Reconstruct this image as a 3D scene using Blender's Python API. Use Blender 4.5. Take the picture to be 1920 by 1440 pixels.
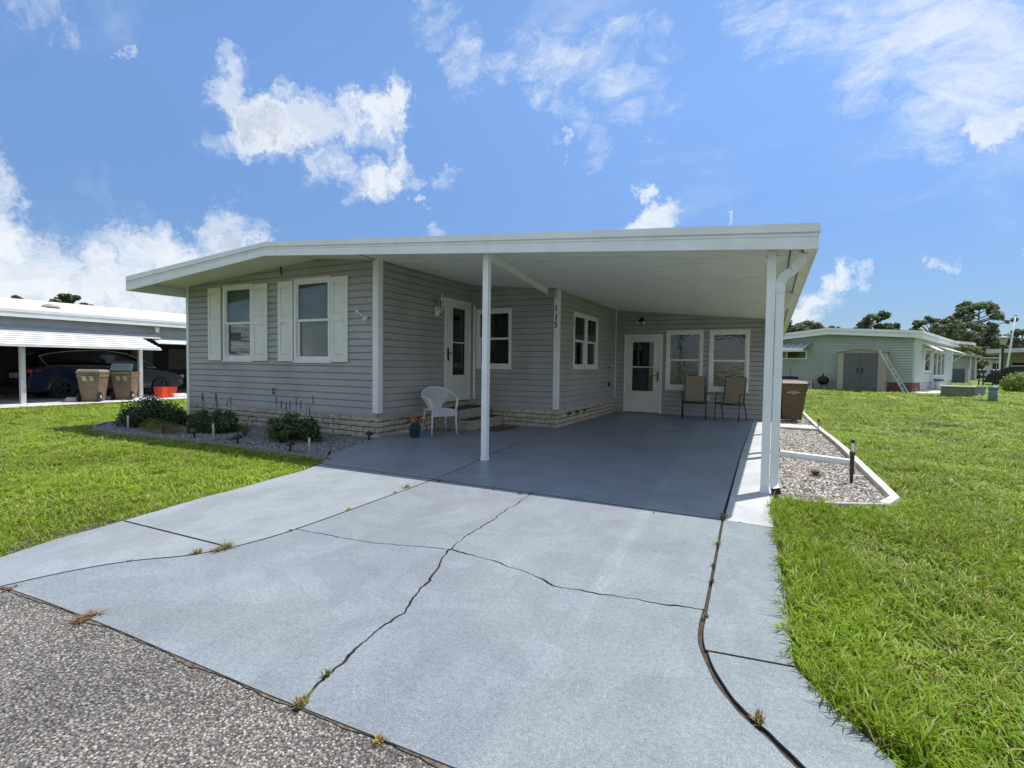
import bpy, bmesh, math, random
import numpy as np
from mathutils import Vector, Matrix, noise as mnoise
random.seed(7); rng = np.random.default_rng(7)
R_ = math.radians
SC = bpy.context.scene
for o in list(bpy.data.objects): bpy.data.objects.remove(o)
COL = SC.collection

# ------------------------------------------------------------------ camera
F = 949.4; YAW, PIT, ROL = .4734, -.0380, .0136; HC = 1.25; W, H = 1920, 1440
_cy, _sy, _cp, _sp = math.cos(YAW), math.sin(YAW), math.cos(PIT), math.sin(PIT)
FW = Vector((-_sy*_cp, _cy*_cp, _sp)); _r = Vector((_cy, _sy, 0)); _u = _r.cross(FW)
CR = _r*math.cos(ROL) + _u*math.sin(ROL); CU = -_r*math.sin(ROL) + _u*math.cos(ROL)
cam = bpy.data.objects.new('camera', bpy.data.cameras.new('camera')); COL.objects.link(cam)
cam.matrix_world = Matrix(((CR.x, CU.x, -FW.x, 0), (CR.y, CU.y, -FW.y, 0), (CR.z, CU.z, -FW.z, HC), (0, 0, 0, 1)))
cam.data.sensor_width = 36; cam.data.lens = F/W*36; cam.data.clip_end = 3000; cam.data.clip_start = .05
SC.camera = cam
def ray(px, py): return (FW*F + CR*(px-W/2) - CU*(py-H/2))
def G(px, py, z=0.):                       # a point of the ground seen in the photograph
    d = ray(px, py); t = (z-HC)/d.z; return Vector((d.x*t, d.y*t, z))

# ------------------------------------------------------------------ sun, sky
SUN = Vector((.26, .385, 1.0)).normalized()
sl = bpy.data.lights.new('sun', 'SUN'); sl.energy = 2.6; sl.angle = R_(.53); sl.color = (1, .955, .88)
so = bpy.data.objects.new('sun', sl); COL.objects.link(so); so.location = (0, 0, 30)
so.rotation_euler = SUN.to_track_quat('Z', 'Y').to_euler()
SC.view_settings.view_transform = 'Standard'; SC.view_settings.look = 'None'
SC.view_settings.exposure = 1.12; SC.view_settings.gamma = 1; SC.view_settings.use_curve_mapping = False
SKY_STRENGTH = .15
world = bpy.data.worlds.new('World'); SC.world = world; world.use_nodes = True
def build_sky():
    nt = world.node_tree; N = nt.nodes; L = nt.links; N.clear()
    def n(t, **k):
        x = N.new(t)
        for a, b in k.items(): setattr(x, a, b)
        return x
    def val(x, i, v):
        if isinstance(v, bpy.types.NodeSocket): L.new(v, x.inputs[i])
        else: x.inputs[i].default_value = v
    def mth(op, a, b=0., c=0., clamp=False):
        x = n('ShaderNodeMath', operation=op, use_clamp=clamp); val(x, 0, a); val(x, 1, b)
        if op in ('MULTIPLY_ADD', 'WRAP', 'COMPARE'): val(x, 2, c)
        return x.outputs[0]
    def vec(op, a, b): x = n('ShaderNodeVectorMath', operation=op); val(x, 0, a); val(x, 1, b); return x
    def mr(v, a, b, c, d, it='LINEAR'):
        x = n('ShaderNodeMapRange', interpolation_type=it); x.clamp = True
        for i, q in enumerate((v, a, b, c, d)): val(x, i, q)
        return x.outputs[0]
    out = n('ShaderNodeOutputWorld'); bg = n('ShaderNodeBackground'); L.new(bg.outputs[0], out.inputs[0])
    bg.inputs[1].default_value = SKY_STRENGTH
    sky = n('ShaderNodeTexSky', sky_type='NISHITA', sun_disc=False)
    sky.sun_elevation = math.asin(SUN.z); sky.sun_rotation = math.atan2(SUN.x, SUN.y)
    sky.air_density = 1.0; sky.dust_density = .1; sky.ozone_density = 3.0; sky.altitude = 0
    hs = n('ShaderNodeHueSaturation'); hs.inputs['Saturation'].default_value = 1.02; hs.inputs['Value'].default_value = .63
    L.new(sky.outputs[0], hs.inputs['Color'])
    tc0 = n('ShaderNodeTexCoord'); sp = n('ShaderNodeSeparateXYZ'); L.new(tc0.outputs['Generated'], sp.inputs[0])
    rmp = n('ShaderNodeValToRGB'); L.new(sp.outputs[2], rmp.inputs[0]); e = rmp.color_ramp.elements
    e[0].position = 0; e[0].color = (.30, .35, .44, 1); e[1].position = .75; e[1].color = (.95, 1, 1, 1)
    for q, c in ((.08, (.34, .39, .48)), (.25, (.52, .58, .68)), (.45, (.78, .84, .91))): x = e.new(q); x.color = (*c, 1)
    mulc = n('ShaderNodeMix', data_type='RGBA', blend_type='MULTIPLY'); mulc.inputs[0].default_value = 1; L.new(hs.outputs[0], mulc.inputs[6]); L.new(rmp.outputs[0], mulc.inputs[7])
    tc = n('ShaderNodeTexCoord'); D = tc.outputs['Generated']
    def noise(v, sc, det=6, rough=.55, dist=0., col=False):
        x = n('ShaderNodeTexNoise'); L.new(v, x.inputs['Vector']); x.inputs['Scale'].default_value = sc
        x.inputs['Detail'].default_value = det; x.inputs['Roughness'].default_value = rough; x.inputs['Distortion'].default_value = dist
        return x.outputs['Color' if col else 'Fac']
    w0 = noise(D, 8, 7, .68, col=True); w1 = vec('SUBTRACT', w0, (.5, .5, .5)); w2 = vec('MULTIPLY', w1.outputs[0], (.20, .20, .20))
    DW = vec('NORMALIZE', vec('ADD', D, w2.outputs[0]).outputs[0], (0, 0, 0)).outputs[0]
    def blobs(lst):
        acc = None
        for px, py, r, s in lst:
            c = ray(px, py).normalized(); e = ray(px+r, py).normalized(); e2 = ray(px, py+r).normalized()
            co = min(c.dot(e), c.dot(e2))
            dt = vec('DOT_PRODUCT', DW, tuple(c)).outputs['Value']
            m = mr(dt, 1-(1-co)*2.3, 1-(1-co)*.0, 0, s, 'LINEAR')
            acc = m if acc is None else mth('MAXIMUM', acc, m)
        return acc
    cum = [(430,115,38,.9),(425,150,40,1),(455,190,42,1),(500,205,40,.85),(560,185,26,.6),(490,235,50,1),(415,262,34,.85),(455,250,35,.9),
        (540,250,55,1),(600,235,45,.9),(650,240,40,.85),(700,235,45,.95),(750,210,36,.8),(690,260,35,.7),(585,300,45,.7),(640,300,42,.8),
        (660,335,36,.75),(690,345,42,1),(740,325,36,.9),(785,328,16,.5),(845,320,22,.5),(450,300,18,.5),(470,110,20,.5),
        (0,320,42,.8),(20,430,75,.8),(60,480,85,.9),(0,520,110,1),(120,510,70,.75),(190,520,75,.85),(260,490,60,.9),(320,500,70,1),(390,470,55,.9),
        (440,450,60,1.15),(480,480,50,.9),(250,560,90,1),(120,580,80,.9),(340,560,70,.9),(100,370,35,.45),(140,395,30,.45),
        (1228,408,32,1.1),(1270,405,18,.7),(1200,425,30,.9),(820,450,30,.8),(1870,255,34,.9),(1910,230,34,.9),(1575,520,28,.85),(1545,535,25,.8),(1605,512,14,.5),
        (1500,590,40,.85),(1530,565,30,.7),(1480,600,30,.8),(1540,590,30,.6),(1800,480,18,.65),(1905,440,20,.7),(1360,403,10,.7),(230,90,14,.6),(797,378,12,.6),(1040,285,16,.7),(1312,405,8,.6)]
    cir = [(90,15,60,.75),(820,20,50,.8),(890,115,55,.85),(930,115,40,.7),(1000,70,60,.6),(1060,110,70,.85),(1130,150,65,.85),(1190,185,60,.8),(1250,185,55,.6),
        (1180,45,45,.7),(1100,30,60,.6),(1250,70,35,.5),(1160,215,55,.7),(1010,170,40,.6),(1070,235,40,.75),(1120,270,35,.6),(1270,225,50,.5),
        (1430,50,60,.8),(1520,60,90,.8),(1620,50,110,.85),(1740,60,130,.95),(1860,80,140,1.),(1680,140,90,.75),(1800,170,120,.9),(1920,170,110,.9),(1600,170,60,.6),(1560,185,50,.5),(1530,85,60,.6),(1640,270,40,.2)]
    A = blobs(cum); B = blobs(cir)
    n1 = noise(DW, 13, 10, .66); n2 = noise(D, 3.2, 6, .55)
    da = mth('ADD', A, mth('MULTIPLY', mth('SUBTRACT', n1, .5), 1.9))
    a = mr(da, .30, 1.05, 0, 1, 'SMOOTHSTEP')
    a = mth('MULTIPLY', mth('MULTIPLY', a, mr(A, .0, .22, 0, 1, 'SMOOTHSTEP')), mr(noise(DW, 5, 8, .65), .32, .56, .62, 1, 'SMOOTHSTEP'))
    # wispy high cloud: the noise is drawn out along the wind
    mp = n('ShaderNodeMapping'); mp.inputs['Rotation'].default_value = (.3, .5, R_(30)); mp.inputs['Scale'].default_value = (1, 3.0, 2.4)
    DL = vec('ADD', D, vec('MULTIPLY', w1.outputs[0], (.05, .05, .05)).outputs[0]).outputs[0]; L.new(DL, mp.inputs[0])
    n3 = noise(mp.outputs[0], 8, 11, .70, .5)
    db = mth('ADD', B, mth('MULTIPLY', mth('SUBTRACT', n3, .5), 2.4))
    b = mth('MULTIPLY', mr(db, .30, 1.45, 0, .80, 'SMOOTHSTEP'), mr(B, 0, .35, 0, 1, 'SMOOTHSTEP'))
    # thin veils everywhere, the same sky behind the camera
    veil = mr(noise(mp.outputs[0], 2.2, 7, .6, .4), .55, .85, 0, .35, 'SMOOTHSTEP')
    # unseen cumulus added outside the view, its cover raised to brighten the shade
    dv = vec('DOT_PRODUCT', D, tuple(FW)).outputs['Value']
    rest = mth('MULTIPLY', mr(noise(D, 3.1, 9, .6), .46, .58, 0, 1, 'SMOOTHSTEP'), mr(dv, .35, .6, 1, 0))
    al = mth('MAXIMUM', mth('MAXIMUM', mth('MAXIMUM', a, b), veil), rest)
    # cloud body: bright edges lit by the sun, greyer thick middles
    sep = n('ShaderNodeSeparateXYZ'); L.new(D, sep.inputs[0])
    thick = mth('MULTIPLY', mr(da, .8, 1.5, 0, 1, 'SMOOTHSTEP'), mr(noise(D, 6, 6, .6), .35, .60, 0, 1, 'SMOOTHSTEP'))
    thick = mth('MULTIPLY', thick, mr(sep.outputs[2], .1, .4, 1.0, .85))
    cc = n('ShaderNodeMix', data_type='RGBA'); L.new(thick, cc.inputs[0]); cc.inputs[6].default_value = (2.75, 2.9, 3.05, 1); cc.inputs[7].default_value = (1.15, 1.42, 1.9, 1)
    mx = n('ShaderNodeMix', data_type='RGBA'); L.new(al, mx.inputs[0]); L.new(mulc.outputs[2], mx.inputs[6]); L.new(cc.outputs[2], mx.inputs[7])
    L.new(mx.outputs[2], bg.inputs[0])
build_sky()
world.cycles.sampling_method = 'MANUAL'; world.cycles.sample_map_resolution = 512

# ------------------------------------------------------------------ materials
MATS = {}
def M(name, col, rough=.6, var=.12, vs=3., bump=0., bs=60., metal=0., col2=None, spec=.5, fine=0., fs=200., coat=0., transl=0., wave=0., randv=0.):
    """procedural surface: colour broken up by large and fine noise in world space, bump, optional second colour patches"""
    if name in MATS: return MATS[name]
    m = bpy.data.materials.new(name); m.use_nodes = True; nt = m.node_tree; N = nt.nodes; L = nt.links
    p = N['Principled BSDF']; p.inputs['Roughness'].default_value = rough; p.inputs['Metallic'].default_value = metal
    p.inputs['Specular IOR Level'].default_value = spec; p.inputs['Coat Weight'].default_value = coat
    geo = N.new('ShaderNodeNewGeometry'); pos = geo.outputs['Position']
    def noise(s, det=4, r=.55):
        x = N.new('ShaderNodeTexNoise'); L.new(pos, x.inputs['Vector']); x.inputs['Scale'].default_value = s
        x.inputs['Detail'].default_value = det; x.inputs['Roughness'].default_value = r; return x.outputs['Fac']
    def rgb(c): return (c[0], c[1], c[2], 1)
    c1 = col; c2 = col2 if col2 else tuple(max(0, x*(1-var*2)) for x in col); c0 = col if col2 else tuple(x*(1+var) for x in col)
    r = N.new('ShaderNodeValToRGB'); L.new(noise(vs, 6), r.inputs[0]); r.color_ramp.elements[0].position = .3; r.color_ramp.elements[1].position = .7
    r.color_ramp.elements[0].color = rgb(c2); r.color_ramp.elements[1].color = rgb(c0); out = r.outputs[0]
    if fine:
        v = N.new('ShaderNodeMapRange'); L.new(noise(fs, 3, .7), v.inputs[0]); v.inputs[1].default_value = .3; v.inputs[2].default_value = .7
        v.inputs[3].default_value = 1-fine; v.inputs[4].default_value = 1+fine
        mm = N.new('ShaderNodeMix'); mm.data_type = 'RGBA'; mm.blend_type = 'MULTIPLY'; mm.inputs[0].default_value = 1
        L.new(out, mm.inputs[6]); cb = N.new('ShaderNodeCombineColor'); [L.new(v.outputs[0], cb.inputs[i]) for i in range(3)]; L.new(cb.outputs[0], mm.inputs[7]); out = mm.outputs[2]
    if randv:
        oi = N.new('ShaderNodeObjectInfo'); h = N.new('ShaderNodeHueSaturation'); L.new(out, h.inputs['Color'])
        mr = N.new('ShaderNodeMapRange'); L.new(oi.outputs['Random'], mr.inputs[0]); mr.inputs[3].default_value = 1-randv; mr.inputs[4].default_value = 1+randv; L.new(mr.outputs[0], h.inputs['Value'])
        out = h.outputs[0]
    L.new(out, p.inputs['Base Color'])
    if bump:
        b = N.new('ShaderNodeBump'); b.inputs['Strength'].default_value = bump; b.inputs['Distance'].default_value = .01; L.new(noise(bs, 5, .6), b.inputs['Height']); L.new(b.outputs[0], p.inputs['Normal'])
    if transl:
        t = N.new('ShaderNodeBsdfTranslucent'); L.new(out, t.inputs[0]); ms = N.new('ShaderNodeMixShader'); ms.inputs[0].default_value = transl
        L.new(p.outputs[0], ms.inputs[1]); L.new(t.outputs[0], ms.inputs[2]); L.new(ms.outputs[0], N['Material Output'].inputs[0])
    MATS[name] = m; return m
def glassmat(name, tint=(.5, .55, .55), refl=.12, wob=.0, rough=.02):
    m = bpy.data.materials.new(name); m.use_nodes = True; nt = m.node_tree; N = nt.nodes; L = nt.links; N.remove(N['Principled BSDF'])
    t = N.new('ShaderNodeBsdfTransparent'); t.inputs[0].default_value = (*tint, 1); g = N.new('ShaderNodeBsdfGlossy'); g.inputs['Roughness'].default_value = rough
    lw = N.new('ShaderNodeLayerWeight'); pw = N.new('ShaderNodeMath'); pw.operation = 'POWER'; L.new(lw.outputs['Facing'], pw.inputs[0]); pw.inputs[1].default_value = 4.0
    ad = N.new('ShaderNodeMath'); ad.operation = 'MULTIPLY_ADD'; ad.use_clamp = True; L.new(pw.outputs[0], ad.inputs[0]); ad.inputs[1].default_value = .85; ad.inputs[2].default_value = .03+refl
    ms = N.new('ShaderNodeMixShader'); L.new(ad.outputs[0], ms.inputs[0]); L.new(t.outputs[0], ms.inputs[1]); L.new(g.outputs[0], ms.inputs[2]); L.new(ms.outputs[0], N['Material Output'].inputs[0])
    if wob:
        geo = N.new('ShaderNodeNewGeometry'); mp = N.new('ShaderNodeMapping'); mp.inputs['Scale'].default_value = (1, 1, 2.2); L.new(geo.outputs['Position'], mp.inputs[0])
        x = N.new('ShaderNodeTexNoise'); L.new(mp.outputs[0], x.inputs['Vector']); x.inputs['Scale'].default_value = 3.5; x.inputs['Detail'].default_value = 2; x.inputs['Distortion'].default_value = 1.2
        b = N.new('ShaderNodeBump'); b.inputs['Strength'].default_value = wob; b.inputs['Distance'].default_value = .05; L.new(x.outputs[0], b.inputs['Height']); L.new(b.outputs[0], g.inputs['Normal'])
    MATS[name] = m; return m

def aggregate(name, cols, scale, bump, mortar):                    # stones of several colours set in a dark binder
    m = bpy.data.materials.new(name); m.use_nodes = True; nt = m.node_tree; N = nt.nodes; L = nt.links; p = N['Principled BSDF']; p.inputs['Roughness'].default_value = .8
    p.inputs['Specular IOR Level'].default_value = .25
    geo = N.new('ShaderNodeNewGeometry'); mp = N.new('ShaderNodeVectorMath'); mp.operation = 'ADD'
    nz = N.new('ShaderNodeTexNoise'); nz.inputs['Scale'].default_value = scale*.6; L.new(geo.outputs['Position'], nz.inputs['Vector'])
    sc = N.new('ShaderNodeVectorMath'); sc.operation = 'SCALE'; sc.inputs['Scale'].default_value = .9/scale; L.new(nz.outputs['Color'], sc.inputs[0])
    L.new(geo.outputs['Position'], mp.inputs[0]); L.new(sc.outputs[0], mp.inputs[1])
    v = N.new('ShaderNodeTexVoronoi'); v.inputs['Scale'].default_value = scale; L.new(mp.outputs[0], v.inputs['Vector'])
    s = N.new('ShaderNodeSeparateColor'); L.new(v.outputs['Color'], s.inputs[0])
    r = N.new('ShaderNodeValToRGB'); L.new(s.outputs[0], r.inputs[0]); r.color_ramp.interpolation = 'LINEAR'
    els = r.color_ramp.elements
    for i, c in enumerate(cols):
        e = els[i] if i < 2 else els.new(1.); e.position = i/(len(cols)-1); e.color = (*c, 1)
    e = N.new('ShaderNodeMapRange'); L.new(v.outputs['Distance'], e.inputs[0]); e.inputs[1].default_value = .35; e.inputs[2].default_value = .75
    mx = N.new('ShaderNodeMix'); mx.data_type = 'RGBA'; L.new(e.outputs[0], mx.inputs[0]); L.new(r.outputs[0], mx.inputs[6]); mx.inputs[7].default_value = (*mortar, 1)
    big = N.new('ShaderNodeTexNoise'); big.inputs['Scale'].default_value = 1.7; big.inputs['Detail'].default_value = 5; L.new(geo.outputs['Position'], big.inputs['Vector'])
    br = N.new('ShaderNodeMapRange'); L.new(big.outputs[0], br.inputs[0]); br.inputs[1].default_value = .3; br.inputs[2].default_value = .7; br.inputs[3].default_value = .75; br.inputs[4].default_value = 1.2
    hv = N.new('ShaderNodeHueSaturation'); L.new(mx.outputs[2], hv.inputs['Color']); L.new(br.outputs[0], hv.inputs['Value']); L.new(hv.outputs[0], p.inputs['Base Color'])
    b = N.new('ShaderNodeBump'); b.invert = True; b.inputs['Strength'].default_value = bump; b.inputs['Distance'].default_value = .006; L.new(v.outputs['Distance'], b.inputs['Height']); L.new(b.outputs[0], p.inputs['Normal'])
    MATS[name] = m; return m
def slabmat(name, col, patch, speck=.5, rough=.75):                # painted concrete: pores, worn lighter strips, roller marks
    m = bpy.data.materials.new(name); m.use_nodes = True; nt = m.node_tree; N = nt.nodes; L = nt.links; p = N['Principled BSDF']; p.inputs['Roughness'].default_value = rough; p.inputs['Specular IOR Level'].default_value = .35
    geo = N.new('ShaderNodeNewGeometry'); pos = geo.outputs['Position']
    def noise(s, det=4, r=.55, v=None, dist=0):
        x = N.new('ShaderNodeTexNoise'); L.new(v or pos, x.inputs['Vector']); x.inputs['Scale'].default_value = s; x.inputs['Detail'].default_value = det; x.inputs['Roughness'].default_value = r; x.inputs['Distortion'].default_value = dist; return x.outputs['Fac']
    def mr(v, a, b, c, d, sm=False):
        x = N.new('ShaderNodeMapRange'); L.new(v, x.inputs[0]); x.interpolation_type = 'SMOOTHSTEP' if sm else 'LINEAR'
        for i, q in enumerate((a, b, c, d)): x.inputs[i+1].default_value = q
        return x.outputs[0]
    def mul(a, b): x = N.new('ShaderNodeMath'); x.operation = 'MULTIPLY'; L.new(a, x.inputs[0]); L.new(b, x.inputs[1]); return x.outputs[0]
    mp = N.new('ShaderNodeMapping'); mp.inputs['Scale'].default_value = (1, .28, 1); mp.inputs['Rotation'].default_value = (0, 0, .05); L.new(pos, mp.inputs[0])
    strips = mr(noise(4.5, 2, .5, mp.outputs[0], .2), .46, .54, .975, 1.02, True)
    big = mul(mr(noise(.9, 8, .7), .3, .7, .82, 1.12), mr(noise(1.3, 5, .6, None, 1.6), .485, .515, .95, 1.03, True))
    pores = mr(noise(330, 2, .8), .30, .46, 1-speck, 1)
    grain = mul(mr(noise(150, 3, .8), .3, .7, 1-speck*.7, 1+speck*.42), mr(noise(45, 4, .8), .3, .7, 1-speck*.36, 1+speck*.3))
    v = mul(mul(big, strips), mul(pores, grain))
    # an old roller lap runs up the drive; the paint is greener to the right of it
    xyz = N.new('ShaderNodeSeparateXYZ'); L.new(pos, xyz.inputs[0]); lap = N.new('ShaderNodeMath'); lap.operation = 'MULTIPLY_ADD'; L.new(xyz.outputs[1], lap.inputs[0]); lap.inputs[1].default_value = .053; L.new(xyz.outputs[0], lap.inputs[2])
    nl = N.new('ShaderNodeMath'); nl.operation = 'MULTIPLY_ADD'; L.new(noise(5, 4, .6), nl.inputs[0]); nl.inputs[1].default_value = .10; L.new(lap.outputs[0], nl.inputs[2])
    v = mul(v, mul(mr(nl.outputs[0], -.70, -.685, 1, 1.09, True), mr(nl.outputs[0], -.61, -.58, 1, .93, True))); side = mr(nl.outputs[0], -.72, -.66, 0, .75, True)
    tin = N.new('ShaderNodeMix'); tin.data_type = 'RGBA'; mxx = N.new('ShaderNodeMath'); mxx.operation = 'MAXIMUM'; L.new(mr(noise(1.1, 4, .5), .45, .65, 0, .6, True), mxx.inputs[0]); L.new(side, mxx.inputs[1]); L.new(mxx.outputs[0], tin.inputs[0]); tin.inputs[6].default_value = (*col, 1); tin.inputs[7].default_value = (*patch, 1)
    hv = N.new('ShaderNodeHueSaturation'); L.new(tin.outputs[2], hv.inputs['Color']); L.new(v, hv.inputs['Value']); L.new(hv.outputs[0], p.inputs['Base Color'])
    b = N.new('ShaderNodeBump'); b.inputs['Strength'].default_value = .35*speck*2; b.inputs['Distance'].default_value = .003; L.new(noise(140, 3, .7), b.inputs['Height']); L.new(b.outputs[0], p.inputs['Normal'])
    MATS[name] = m; return m

siding = M('grey vinyl siding', (.385, .378, .372), .55, .075, 1.6, .08, 30, fine=.05, fs=14)
white = M('white painted aluminium', (.80, .81, .80), .45, .04, 4, .03, 40)
shutterw = M('white vinyl shutter', (.76, .78, .74), .5, .04, 5, .05, 60)
ceilm = M('off white ceiling pan', (.86, .86, .82), .5, .04, 3, .04, 8)
brickm = M('slump stone', (.50, .445, .345), .85, .14, 14, .45, 55, fine=.14, fs=90, randv=.16)
mortar = M('dark mortar', (.06, .055, .05), .9, .2, 20)
dark = M('dark interior', (.02, .02, .022), .9, .1)
blindm = M('blind slat', (.42, .42, .40), .5, .05)
blackm = M('black plastic', (.012, .012, .013), .45, .1)
bronze = M('dark bronze metal', (.035, .03, .028), .4, .1, metal=.4)
glass = glassmat('window glass', (.82, .86, .84), .03)
glassd = glassmat('screened glass', (.28, .3, .3), .05)
glassw = glassmat('wavy glass', (.45, .46, .44), .07, .05)
slabs = slabmat('painted driveway concrete', (.248, .28, .315), (.245, .29, .302), .66)
slabs2 = slabmat('painted carport concrete', (.25, .285, .345), (.265, .30, .34), .14, .40)
stripm = slabmat('painted strip concrete', (.275, .308, .335), (.285, .315, .33), .38)
stripw = slabmat('sun bright strip concrete', (.46, .48, .50), (.48, .50, .51), .15)  # sun glare put into the colour: lighter than the carport slab beside it
road = aggregate('exposed aggregate asphalt', [(.08, .075, .07), (.22, .205, .185), (.10, .095, .09), (.50, .47, .43), (.15, .14, .13), (.33, .3, .26)], 112, .9, (.05, .045, .04))
soil = M('soil', (.075, .055, .035), .95, .3, 6, .8, 40)
soilr = M('reddish joint dirt', (.12, .065, .04), .95, .3, 30, .8, 60)
lawnbase = M('lawn thatch', (.13, .18, .015), .9, .25, 1.5, .6, 40, fine=.35, fs=60)
grassm = M('grass blade', (.235, .365, .02), .5, .22, .5, transl=.35, randv=.22, spec=.3)
grassl = M('light grass blade', (.38, .45, .06), .5, .15, .9, transl=.35, randv=.2, spec=.3)
straw = M('straw blade', (.45, .38, .18), .7, .2, 3, transl=.2)
concr = M('pale concrete', (.58, .56, .52), .85, .12, 2, .4, 60, fine=.12, fs=80)

# ------------------------------------------------------------------ mesh helpers
class MB:
    def __init__(s): s.v = []; s.f = []; s.mi = []
    def add(s, vs, fs, mi=0):
        b = len(s.v); s.v += [tuple(x) for x in vs]; s.f += [tuple(b+i for i in q) for q in fs]; s.mi += [mi]*len(fs); return s
    def box(s, x0, x1, y0, y1, z0, z1, mi=0):
        return s.hexa([(x0,y0,z0),(x1,y0,z0),(x1,y1,z0),(x0,y1,z0),(x0,y0,z1),(x1,y0,z1),(x1,y1,z1),(x0,y1,z1)], mi)
    def hexa(s, vs, mi=0): return s.add(vs, [(0,3,2,1),(4,5,6,7),(0,1,5,4),(1,2,6,5),(2,3,7,6),(3,0,4,7)], mi)
    def mbox(s, T, u0, u1, w0, w1, z0, z1, mi=0):
        return s.hexa([T(*q) for q in [(u0,w0,z0),(u1,w0,z0),(u1,w1,z0),(u0,w1,z0),(u0,w0,z1),(u1,w0,z1),(u1,w1,z1),(u0,w1,z1)]], mi)
    def prism(s, poly, a, b, mi=0):                 # poly of 3D points moved by vectors a and b
        n = len(poly); A = [Vector(p)+Vector(a) for p in poly]; B = [Vector(p)+Vector(b) for p in poly]
        return s.add(A+B, [tuple(range(n))[::-1], tuple(range(n, 2*n))] + [(i, (i+1) % n, n+(i+1) % n, n+i) for i in range(n)], mi)
    def tube(s, pts, r, n=8, mi=0, cap=True, closed=False, sq=None):
        pts = [Vector(p) for p in pts]; k = len(pts); rs = r if isinstance(r, (list, tuple)) else [r]*k; rings = []; up = None
        for i, p in enumerate(pts):
            if closed: t = pts[(i+1) % k]-pts[i-1]
            else: t = pts[min(i+1, k-1)]-pts[max(i-1, 0)]
            t = t.normalized() if t.length > 1e-9 else Vector((0, 0, 1))
            if up is None: up = Vector((0, 0, 1)) if abs(t.z) < .9 else Vector((0, 1, 0))
            a = t.cross(up); a = a.normalized() if a.length > 1e-6 else Vector((1, 0, 0)); b = a.cross(t).normalized(); up = b
            if sq: rings.append([p + a*dx*sq[0]/2 + b*dy*sq[1]/2 for dx, dy in ((-1,-1),(1,-1),(1,1),(-1,1))])
            else: rings.append([p + (a*math.cos(2*math.pi*j/n) + b*math.sin(2*math.pi*j/n))*rs[i] for j in range(n)])
        if sq: n = 4
        vs = [q for ring in rings for q in ring]; fs = []
        for i in range(k if closed else k-1):
            i2 = (i+1) % k
            fs += [(i*n+j, i*n+(j+1) % n, i2*n+(j+1) % n, i2*n+j) for j in range(n)]
        if cap and not closed: fs += [tuple(range(n))[::-1], tuple((k-1)*n+j for j in range(n))]
        return s.add(vs, fs, mi)
    def lathe(s, prof, c=(0, 0, 0), n=20, mi=0):    # prof: (radius, z)
        c = Vector(c); k = len(prof); vs = [c+Vector((r*math.cos(2*math.pi*j/n), r*math.sin(2*math.pi*j/n), z)) for r, z in prof for j in range(n)]
        fs = [(i*n+j, i*n+(j+1) % n, (i+1)*n+(j+1) % n, (i+1)*n+j) for i in range(k-1) for j in range(n)]
        fs += [tuple(range(n))[::-1], tuple((k-1)*n+j for j in range(n))]
        return s.add(vs, fs, mi)
    def mesh(s, name, mats, smooth=False, off=None, recalc=True):
        me = bpy.data.meshes.new(name); vs = s.v
        if off is not None: vs = [(a-off[0], b-off[1], c-off[2]) for a, b, c in vs]
        me.from_pydata(vs, [], s.f)
        for m in (mats if isinstance(mats, (list, tuple)) else [mats]): me.materials.append(m)
        if any(s.mi): me.polygons.foreach_set('material_index', s.mi)
        if recalc:
            bm = bmesh.new(); bm.from_mesh(me); bmesh.ops.recalc_face_normals(bm, faces=bm.faces); bm.to_mesh(me); bm.free()
        if smooth: me.polygons.foreach_set('use_smooth', [True]*len(me.polygons))
        me.update(); return me
def rootloc(p):
    v = Vector((0, 0, 0))
    while p is not None: v = v + p.location; p = p.parent
    return v
def part(name, mb, mats, parent=None, world=True, smooth=False, bevel=0., kind=None, label=None):
    """one mesh object; world=True: the shape was given in world coordinates"""
    off = rootloc(parent) if (parent is not None and world) else None
    me = mb if isinstance(mb, bpy.types.Mesh) else mb.mesh(name, mats, smooth, off)
    o = bpy.data.objects.new(name, me); COL.objects.link(o); o.parent = parent
    if bevel:
        b = o.modifiers.new('bevel', 'BEVEL'); b.width = bevel; b.segments = 2; b.limit_method = 'ANGLE'; b.angle_limit = R_(40)
    if kind: o['kind'] = kind
    if label: o['label'] = label
    return o
def tag(o, label, cat, group=None):
    o['label'] = label; o['category'] = cat
    if group: o['group'] = group
    return o
def thing(name, label, cat, loc=(0, 0, 0), rz=0, group=None):
    o = bpy.data.objects.new(name, None); COL.objects.link(o); o.location = loc; o.rotation_euler = (0, 0, rz); o.empty_display_size = .2
    return tag(o, label, cat, group)
def dup(o, loc=None, rz=None, label=None, scale=None):
    def cp(x, par):
        c = x.copy(); COL.objects.link(c); c.parent = par
        for ch in x.children: cp(ch, c)
        return c
    r = cp(o, None)
    if loc is not None: r.location = loc
    if rz is not None: r.rotation_euler = (0, 0, rz)
    if scale: r.scale = (scale,)*3
    if label: r['label'] = label
    return r
def struct(name, mb, mats, **k): return part(name, mb, mats, None, kind='structure', **k)
def ss(t): t = min(1, max(0, t)); return t*t*(3-2*t)
def gz(x, y):                                       # the lawns rise gently at the far right, fall a little at the left
    if x > -3: return .2*ss((y-12)/13)*ss((x+3)/3)
    return -.15*ss((-x-10)/7) + (.2*ss((y-30)/20) if y > 30 else 0)

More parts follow.
